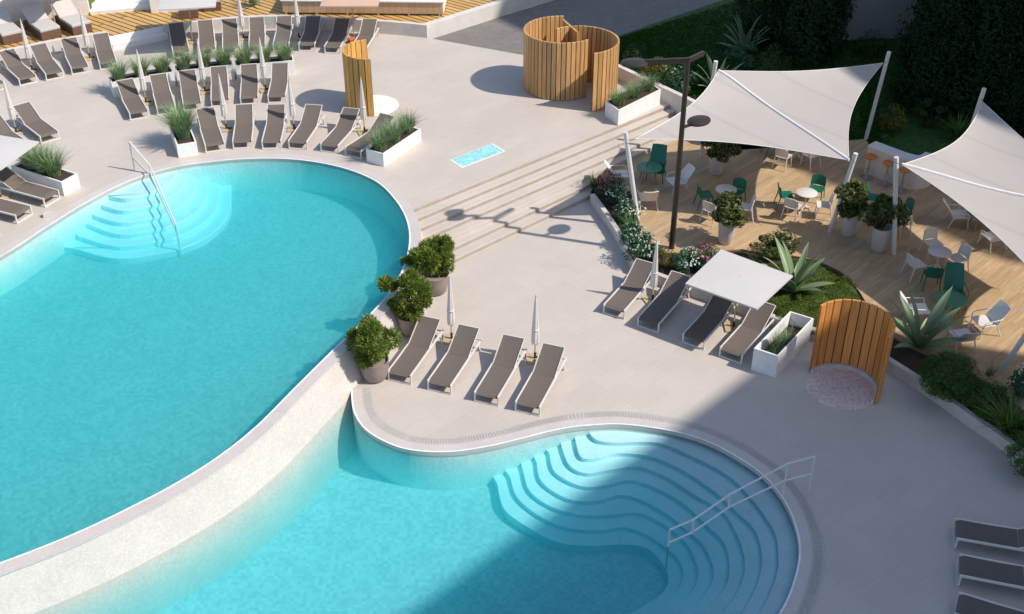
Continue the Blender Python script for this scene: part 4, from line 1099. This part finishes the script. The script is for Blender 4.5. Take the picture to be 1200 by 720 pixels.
p=G(413,50.5,ZU); o=bevel(MB().box((0,0,.12),(.28,.28,.2),.4).build('lantern',plain('terracotta lacquer',(.55,.14,.05),.5),None,False,p),.02); tag(o,'small orange lantern at the foot of the peach parasol','lantern')
# ================================================================ POTTED PLANTS
def potted_shrub(px,top,seed,label,side=()):
    p=G(*px,0); r=empty('potted_shrub',tuple(p),seed,label,'potted plant','dark pots of feathery shrubs along the pool wall')
    MB().lathe([(.01,0),(.27,0),(.33,.08),(.40,.36),(.40,.60),(.41,.64),(.385,.64),(.37,.55),(.01,.55)],32).build('pot',M['pot'],r,True)
    V=[];N=0; pts=[];nr=[]
    a,b=blob((0,0,1.27),(.68,.68,.76),7500,26,seed,.45,.33); pts.append(a); nr.append(b)
    for k,s in enumerate(side):
        a,b=blob(s,(.34,.34,.28),1500,9,seed+50+k,.4,.45); pts.append(a); nr.append(b)
    V,n=leaves(np.concatenate(pts),np.concatenate(nr),.15,.20,seed,.35,.18,True); leafobj('foliage',V,n,M['shrub'],r)
    m=MB(); rs=random.Random(seed)
    for k in range(9):
        an=rs.uniform(0,6.28); m.tube([(0,0,.5),(.12*math.cos(an),.12*math.sin(an),.8),(.42*math.cos(an),.42*math.sin(an),1.1+rs.uniform(-.1,.4))],[.02,.014,.006],6)
    for s in side: m.tube([(0,0,.6),(s[0]*.5,s[1]*.5,s[2]*.9),s],[.018,.012,.006],6)
    m.build('stem',M['stem'],r)
def rot(v,a): return (v[0]*math.cos(-a)-v[1]*math.sin(-a),v[0]*math.sin(-a)+v[1]*math.cos(-a),v[2])
potted_shrub((440,443),0,1,'feathery shrub in a dark taupe pot nearest the lower pool')
potted_shrub((482,389),0,2,'feathery shrub in a dark taupe pot, middle of the three',[rot((-.62,.22,1.45),2)])
potted_shrub((511,342),0,3,'feathery shrub in a dark taupe pot nearest the stairs',[rot((-.66,.1,1.05),3)])
def tall_pot(px,seed,label,rad=(.62,.62,.52),zc_=1.25,n=1500):
    p=G(*px,ZW); r=empty('potted_bush',tuple(p),seed*.7,label,'potted plant','tall cream pots of glossy bushes on the deck')
    MB().lathe([(.01,0),(.20,0),(.235,.05),(.30,.80),(.305,.84),(.275,.84),(.26,.74),(.01,.74)],32).build('pot',M['potw'],r,True)
    a,b=blob((0,0,zc_),rad,n,18,seed,.55,.36); V,k=leaves(a,b,.19,.38,seed,.8,.25); leafobj('foliage',V,k,M['bush'],r)
    m=MB(); rs=random.Random(seed)
    for k in range(8):
        an=rs.uniform(0,6.28); m.tube([(0,0,.7),(.1*math.cos(an),.1*math.sin(an),1.),(.4*math.cos(an),.4*math.sin(an),1.2+rs.uniform(-.1,.3))],[.02,.015,.007],6)
    m.build('stem',M['stem'],r)
tall_pot((850,284),11,'sunlit glossy bush in a cream pot at the deck edge by the lamp',(.66,.62,.56),1.22)
tall_pot((838.5,203),12,'glossy bush in a cream pot half under the middle sail',(.78,.6,.5),1.12)
tall_pot((993,274.5),13,'glossy bush in a cream pot behind the leaning post',(.68,.6,.6),1.25,1700)
tall_pot((1029,292.5),14,'glossy dark bush in the cream pot beside the upright post',(.72,.66,.66),1.28,1900)
# ================================================================ BED PLANTS
def bush(name,px,z,rad,n,mat,label,size,seed,cat='shrub',flowers=None,nf=0,aspect=.45,clumps=14,lift=.85):
    if name=='flowering_bush': rad=(rad[0]*1.28,rad[1]*1.28,rad[2]*1.2); n=int(n*1.9)
    p=G(*px,z); r=empty(name,tuple(p),seed*.9,label,cat)
    a,b=blob((0,0,rad[2]*lift),rad,n,clumps,seed,.5 if name!='boxwood' else .70,.4 if name!='boxwood' else .24); a[:,2]=np.maximum(a[:,2],.01); V,k=leaves(a,b,size,aspect,seed); leafobj('foliage',V,k,mat,r)
    m=MB(); rs=random.Random(seed)
    for q in range(6):
        an=rs.uniform(0,6.28); m.tube([(0,0,-.02),(rad[0]*.5*math.cos(an),rad[1]*.5*math.sin(an),rad[2]*1.1)],[.014,.005],5)
    m.build('stem',M['stem'],r)
    if flowers:
        rs=np.random.RandomState(seed+9); d=rs.normal(0,1,(nf,3)); d[:,2]=np.abs(d[:,2])+.15; d/=np.linalg.norm(d,axis=1)[:,None]
        c=d*np.array(rad)*rs.uniform(.88,1.06,nf)[:,None]+np.array([0,0,rad[2]*lift])
        rep=4; pts=np.repeat(c,rep,0)+rs.normal(0,.018,(nf*rep,3)); nn=np.repeat(d+np.array([0,0,.5]),rep,0)
        V,k=leaves(pts,nn,.046,.85,seed+3,.35); o=leafobj('blossom',V,k,flowers,r); o['kind']='stuff'
    return r
def tuft(px,z,h,n,label,mat,seed,spread=.1,w=.012,lean=.8,name='grass_clump'):
    p=G(*px,z); r=empty(name,tuple(p),0,label,'grass plant'); V,k=blades((0,0,0),n,h,spread,w,seed,lean,seg=4); leafobj('blade',V,k,mat,r); r.children if False else None
    return r
ZB=.235
tuft((696,221),ZB,.62,130,'dark grass clump at the stair end of the flower bed',M['dkgrass'],21)
bush('flowering_bush',(712,226),ZB,(.40,.36,.34),900,M['flowerbush'],'pink flowering bush at the stair end of the bed',.075,22,'flowering bush',M['pflower'],85)
bush('flowering_bush',(725,241),ZB,(.42,.40,.34),1100,M['flowerbush'],'white flowering bush just below the pink one beside the left sail post',.08,23,'flowering bush',M['wflower'],45)
bush('flowering_bush',(737,258),ZB,(.42,.38,.32),1000,M['flowerbush'],'white flowering bush behind the foot of the left sail post',.08,24,'flowering bush',M['wflower'],60)
tuft((740,271),ZB,.55,120,'dark grass clump between two white flowering bushes',M['dkgrass'],25)
bush('flowering_bush',(742,284),ZB,(.38,.36,.3),900,M['flowerbush'],'white flowering bush below the foot of the left sail post',.08,26,'flowering bush',M['wflower'],60)
bush('flowering_bush',(752,302),ZB,(.52,.45,.36),1400,M['flowerbush'],'large white flowering bush at the corner of the kerb',.085,27,'flowering bush',M['wflower'],80)
bush('shrub',(783,312),ZB,(.5,.42,.36),1300,M['yellowbush'],'yellow green shrub at the foot of the lamp post',.07,28)
bush('flowering_bush',(806,317),ZB,(.42,.38,.34),1000,M['flowerbush'],'white flowering bush behind the open square parasol',.08,29,'flowering bush',M['wflower'],70)
bush('flowering_bush',(826,312),ZB,(.46,.38,.34),1000,M['flowerbush'],'pink flowering bush behind the open square parasol',.075,30,'flowering bush',M['pflower'],95)
bush('shrub',(902,300),ZB,(.80,.62,.52),2200,M['bush'],'broad glossy shrub behind the left agave',.11,31)
bush('shrub',(878,318),ZB,(.45,.4,.3),900,M['dimleaf'],'low dark shrub tucked behind the open parasol',.09,32)
# agaves
def agave(px,z,n,L,wd_,seed,label,up=.5):
    p=G(*px,z); r=empty('agave',tuple(p),0,label,'agave'); rs=random.Random(seed); m=MB()
    for i in range(n):
        an=i*2.39996+rs.uniform(-.2,.2); t_=i/n; el=R(80-62*t_+rs.uniform(-6,6))*1.; ln=L*rs.uniform(.82,1.12)*(.75+.35*math.sin(math.pi*min(1,t_+.25))); ww=wd_*rs.uniform(.85,1.1)
        d=Vector((math.cos(an),math.sin(an),0)); s=Vector((-d.y,d.x,0)); P=[]
        K=9
        for k in range(K):
            u=k/(K-1); e=el-(.35*u*u)*(1.2-t_*.4); 
            if k==0: pos=d*.05+Vector((0,0,.05))
            else: pos=pos+(d*math.cos(e)+Vector((0,0,math.sin(e))))*ln/(K-1)
            up_=(-d*math.sin(e)+Vector((0,0,math.cos(e))))
            w=ww*(.62+.9*u-1.0*u*u)*(1-u**5) if u<.999 else .003
            P.append([pos+s*x*w+up_*(.30*w*x*x) for x in(-1,-.55,0,.55,1)])
        m.grid(P,.012)
    m.build('leaf_rosette',M['agave'],r,True); return r
agave((930,343),ZB,15,1.65,.165,41,'large grey green agave at the corner of the open square parasol')
agave((1077,409),ZB,15,1.75,.18,42,'large grey green agave behind the curved cedar shower')
bush('boxwood',(1108,461),ZB,(.84,.80,.66),15000,M['round'],'large round clipped bush beside the right agave',.055,43,'bush',aspect=.4,clumps=110,lift=.9)
bush('boxwood',(1153,484),ZB,(.62,.60,.50),8000,M['round'],'smaller round bush right of the large clipped one',.05,44,'bush',aspect=.4,clumps=70,lift=.9)
bush('boxwood',(1203,552),ZB-.1,(.62,.58,.5),7000,M['round'],'round bush cut by the right edge at the end of the kerb',.05,45,'bush',aspect=.4,clumps=70,lift=.9)
bush('flowering_bush',(1203,466),ZB,(.42,.40,.5),1000,M['flowerbush'],'white flowering bush cut by the right edge',.085,46,'flowering bush',M['wflower'],60)
tuft((1182,512),ZB,1.15,150,'strappy green clump with arching leaves at the kerb on the right',M['dkgrass'],47,.16,.026,.95,'strap_leaf_plant')
tuft((1160,440),ZW,.5,60,'wispy dry grass clump at the edge of the wood deck',M['grass'],48,.1,.008)
# moss mounds on the bed
mp=[(868,345),(890,352),(905,372),(935,388),(950,392),(985,393),(1012,380),(1013,360),(1000,338),(985,324),(962,311),(940,304),(915,312),(895,322)]
cv=[p.to_2d() for p in catmull([G(x,y,ZB) for x,y in mp],4,True)]
N_=34; xs=[p.x for p in cv]; ys=[p.y for p in cv]
def inside(x,y,P):
    c=False; n=len(P); j=n-1
    for i in range(n):
        if (P[i].y>y)!=(P[j].y>y) and x<(P[j].x-P[i].x)*(y-P[i].y)/(P[j].y-P[i].y)+P[i].x: c=not c
        j=i
    return c
rs=np.random.RandomState(5)
MB().sheet([(p.x,p.y) for p in cv],ZB+.012).build('moss_patch',M['moss']); o=bpy.data.objects['moss_patch']; tag(o,'bright green mossy ground cover in the bed beside the agave','ground cover',None,'stuff')
pts=[];nr=[]
mounds=[(rs.uniform(min(xs),max(xs)),rs.uniform(min(ys),max(ys)),rs.uniform(.25,.5),rs.uniform(.1,.34)) for _ in range(26)]
while len(pts)<26000:
    x,y=rs.uniform(min(xs),max(xs)),rs.uniform(min(ys),max(ys))
    if not inside(x,y,cv): continue
    z=.02
    for mx,my,mr,mh in mounds:
        q=((x-mx)**2+(y-my)**2)/mr**2
        if q<1: z=max(z,mh*math.sqrt(1-q))
    pts.append((x,y,ZB+z+rs.uniform(-.02,.03))); nr.append((rs.normal(0,.5),rs.normal(0,.5),.8))
V,n=leaves(np.array(pts),np.array(nr),.05,.35,5); m_=leafobj('moss_tuft',V,n,M['mossleaf'],o); m_['kind']='stuff'
# ================================================================ GARDEN BEHIND
# grass blades on the shaded lawn
pts=[]
RR=np.array(grow); nv,nu=RR.shape[:2]; B=[]
rs=np.random.RandomState(8)
def lawnpt():
    while 1:
        i=rs.randint(0,22); j=rs.randint(0,36); a,b=rs.uniform(),rs.uniform()
        p=(RR[i,j]*(1-a)+RR[i+1,j]*a)*(1-b)+(RR[i,j+1]*(1-a)+RR[i+1,j+1]*a)*b
        if p[0]<24 and p[1]<60: return p
P=np.array([lawnpt() for _ in range(60000)]); nn=rs.normal(0,1,(len(P),3)); nn[:,2]*=.25
V,n=leaves(P+np.array([0,0,.03]),nn,.13,.22,8,.2); o=leafobj('lawn_grass',V,n,M['turf']); tag(o,'dark shaded lawn grass behind the stairs and the bar','grass',None,'stuff')
def gbush(name,px,rad,n,mat,label,size,seed,**k):
    p=G(*px,.9); z=gz(p.x,p.y); p=G(*px,z); z=gz(p.x,p.y); return bush(name,px,z,rad,n,mat,label,size,seed,**k)
gbush('shrub',(742,72),(.75,.5,.42),1500,M['dimleaf'],'dark grassy shrub just behind the double shower',.11,61,aspect=.25)
gbush('shrub',(768,95),(.7,.55,.5),1300,M['yellowbush'],'yellow green shrub behind the parapet wall',.10,62)
gbush('flowering_bush',(792,104),(.6,.5,.45),1100,M['flowerbush'],'shaded shrub with a few white blooms behind the parapet',.09,63,cat='flowering bush',flowers=M['wflower'],nf=10)
gbush('shrub',(905,87),(1.0,.7,.6),1900,M['dimleaf'],'dark shrub in front of the shaded agave behind the sail',.10,64)
gbush('shrub',(868,78),(.9,.7,.6),1700,M['flowerbush'],'shaded blue green shrub left of the tree',.09,65)
def gag(px,n,L,w,seed,label):
    p=G(*px,1.1); z=gz(p.x,p.y); agave(px,z,n,L,w,seed,label)
gag((838,108),16,1.35,.11,66,'half lit agave behind the parapet beside the sail tip')
gag((872,62),18,1.55,.12,67,'shaded agave on the lawn in front of the tree')
gbush('shrub',(1040,152),(.8,.6,.55),1500,M['yellowbush'],'shaded olive shrub behind the bar',.10,68)
gbush('boxwood',(1090,148),(.75,.7,.62),2600,M['dimleaf'],'round dark bush behind the bar',.07,69,cat='bush')
gbush('shrub',(1022,66),(.75,.6,.6),1300,M['dimleaf'],'small dark bush in the gap between the tall hedges',.10,70)
p=G(1120,163,.3); V,n=blades((0,0,0),90,1.1,.08,.035,71,.9,seg=4); r=empty('yucca',(p.x,p.y,gz(p.x,p.y)),0,'spiky pale tipped yucca behind the bar','yucca'); leafobj('foliage',V,n,M['dkgrass'],r)
# broadleaf tree
tp_=G(902,52,1.2); tz=gz(tp_.x,tp_.y)
r=empty('garden_tree',(tp_.x,tp_.y,tz),0,'broad leafed tree in deep shade at the top of the picture','tree')
m=MB().tube([(0,0,-.1),(.03,.02,1.2),(-.05,.05,2.4),(.0,.1,3.4)],[.22,.17,.13,.08],10)
for k in range(6):
    a=k*1.05; m.tube([(0,0,1.6+.15*k),(.7*math.cos(a),.7*math.sin(a),2.6+.1*k),(1.5*math.cos(a),1.5*math.sin(a),3.3+.1*k)],[.09,.06,.02],7)
m.build('trunk',M['bark'],r,True)
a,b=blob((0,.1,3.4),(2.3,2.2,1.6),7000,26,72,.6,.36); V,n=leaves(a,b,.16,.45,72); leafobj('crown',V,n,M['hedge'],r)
# tall hedge conifers
def conifer(x,y,h,rad,seed,label,n=11000):
    z=gz(x,y); r=empty('tall_conifer',(x,y,z),seed,label,'conifer','dense tall conifers forming the hedge')
    rs=np.random.RandomState(seed); zz=rs.uniform(0,1,n)**1.05; an=rs.uniform(0,2*math.pi,n)
    prof=np.minimum(1,(1-zz)*2.4)**.6*(.86+.14*np.sin(zz*9)); lump=1+.13*np.sin(an*5+zz*14)+.10*np.sin(an*3-zz*23)
    rr=rad*prof*lump*rs.uniform(.72,1.03,n)
    P=np.stack([rr*np.cos(an),rr*np.sin(an),.15+zz*h],1); nn=np.stack([np.cos(an),np.sin(an),np.full(n,.7)],1)
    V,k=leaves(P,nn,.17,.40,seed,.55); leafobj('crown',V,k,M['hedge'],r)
    MB().tube([(0,0,-.1),(0,0,h*.85)],[.14,.03],8).build('trunk',M['bark'],r,True)
hp=G(985,100,.6)
conifer(hp.x-1.3,hp.y+1.0,7.5,1.25,81,'tall dark conifer left of the grey wall gap, nearer the tree')
conifer(hp.x-.55,hp.y+2.4,8,1.15,82,'tall dark conifer directly left of the grey wall gap')
conifer(hp.x-2.8,hp.y+3.0,8,1.2,83,'tall dark conifer behind the broad leafed tree')
a=G(1086,122,.4); b=G(1330,190,.3)
for k in range(9):
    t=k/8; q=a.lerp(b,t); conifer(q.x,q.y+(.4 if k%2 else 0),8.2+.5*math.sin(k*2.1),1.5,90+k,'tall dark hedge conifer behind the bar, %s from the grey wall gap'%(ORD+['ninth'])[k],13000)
for k in range(4):
    q=a.lerp(b,.16+.2*k); conifer(q.x+.3,q.y+3.6,9.5,1.7,110+k,'tall dark conifer in the back row of the hedge, %s from the gap'%ORD[k],8000)
# palm-like plant on the timber platform
agave((297,7.5),ZT,20,1.0,.06,73,'small spiky green plant on the timber platform by the wood clad tub')
# ================================================================ CAMERA, LIGHT, WORLD
cam=bpy.data.cameras.new('camera'); co=bpy.data.objects.new('camera',cam); COL.objects.link(co)
co.location=(0,0,CH); co.rotation_euler=(math.pi/2-PIT,0,0); cam.sensor_width=36; cam.lens=36*FPX/1200; cam.clip_end=2000; SC.camera=co
sun=bpy.data.lights.new('sun','SUN'); so_=bpy.data.objects.new('sun',sun); COL.objects.link(so_)
sun.energy=3.85; sun.angle=R(.75); sun.color=(1,.94,.85)
dv=Vector((math.cos(SUNAZ)*math.cos(SUNEL),math.sin(SUNAZ)*math.cos(SUNEL),math.sin(SUNEL))); so_.rotation_euler=dv.to_track_quat('Z','Y').to_euler(); so_.location=(30,-10,40)
w=bpy.data.worlds.new('World'); SC.world=w; w.use_nodes=True; nt=w.node_tree
bg=nt.nodes['Background']; sk=nt.nodes.new('ShaderNodeTexSky'); sk.sky_type='NISHITA'; sk.sun_disc=False; sk.sun_elevation=SUNEL; sk.sun_rotation=math.pi/2-SUNAZ
nt.links.new(sk.outputs[0],bg.inputs[0]); bg.inputs[1].default_value=.136
SC.view_settings.view_transform='Standard'; SC.view_settings.look='None'; SC.view_settings.exposure=.35; SC.view_settings.gamma=1; SC.view_settings.use_curve_mapping=False
cy=SC.cycles; cy.use_denoising=True; cy.max_bounces=14; cy.volume_bounces=10; cy.transparent_max_bounces=16; cy.diffuse_bounces=6; cy.glossy_bounces=3; cy.caustics_reflective=False; cy.caustics_refractive=False; cy.sample_clamp_indirect=6
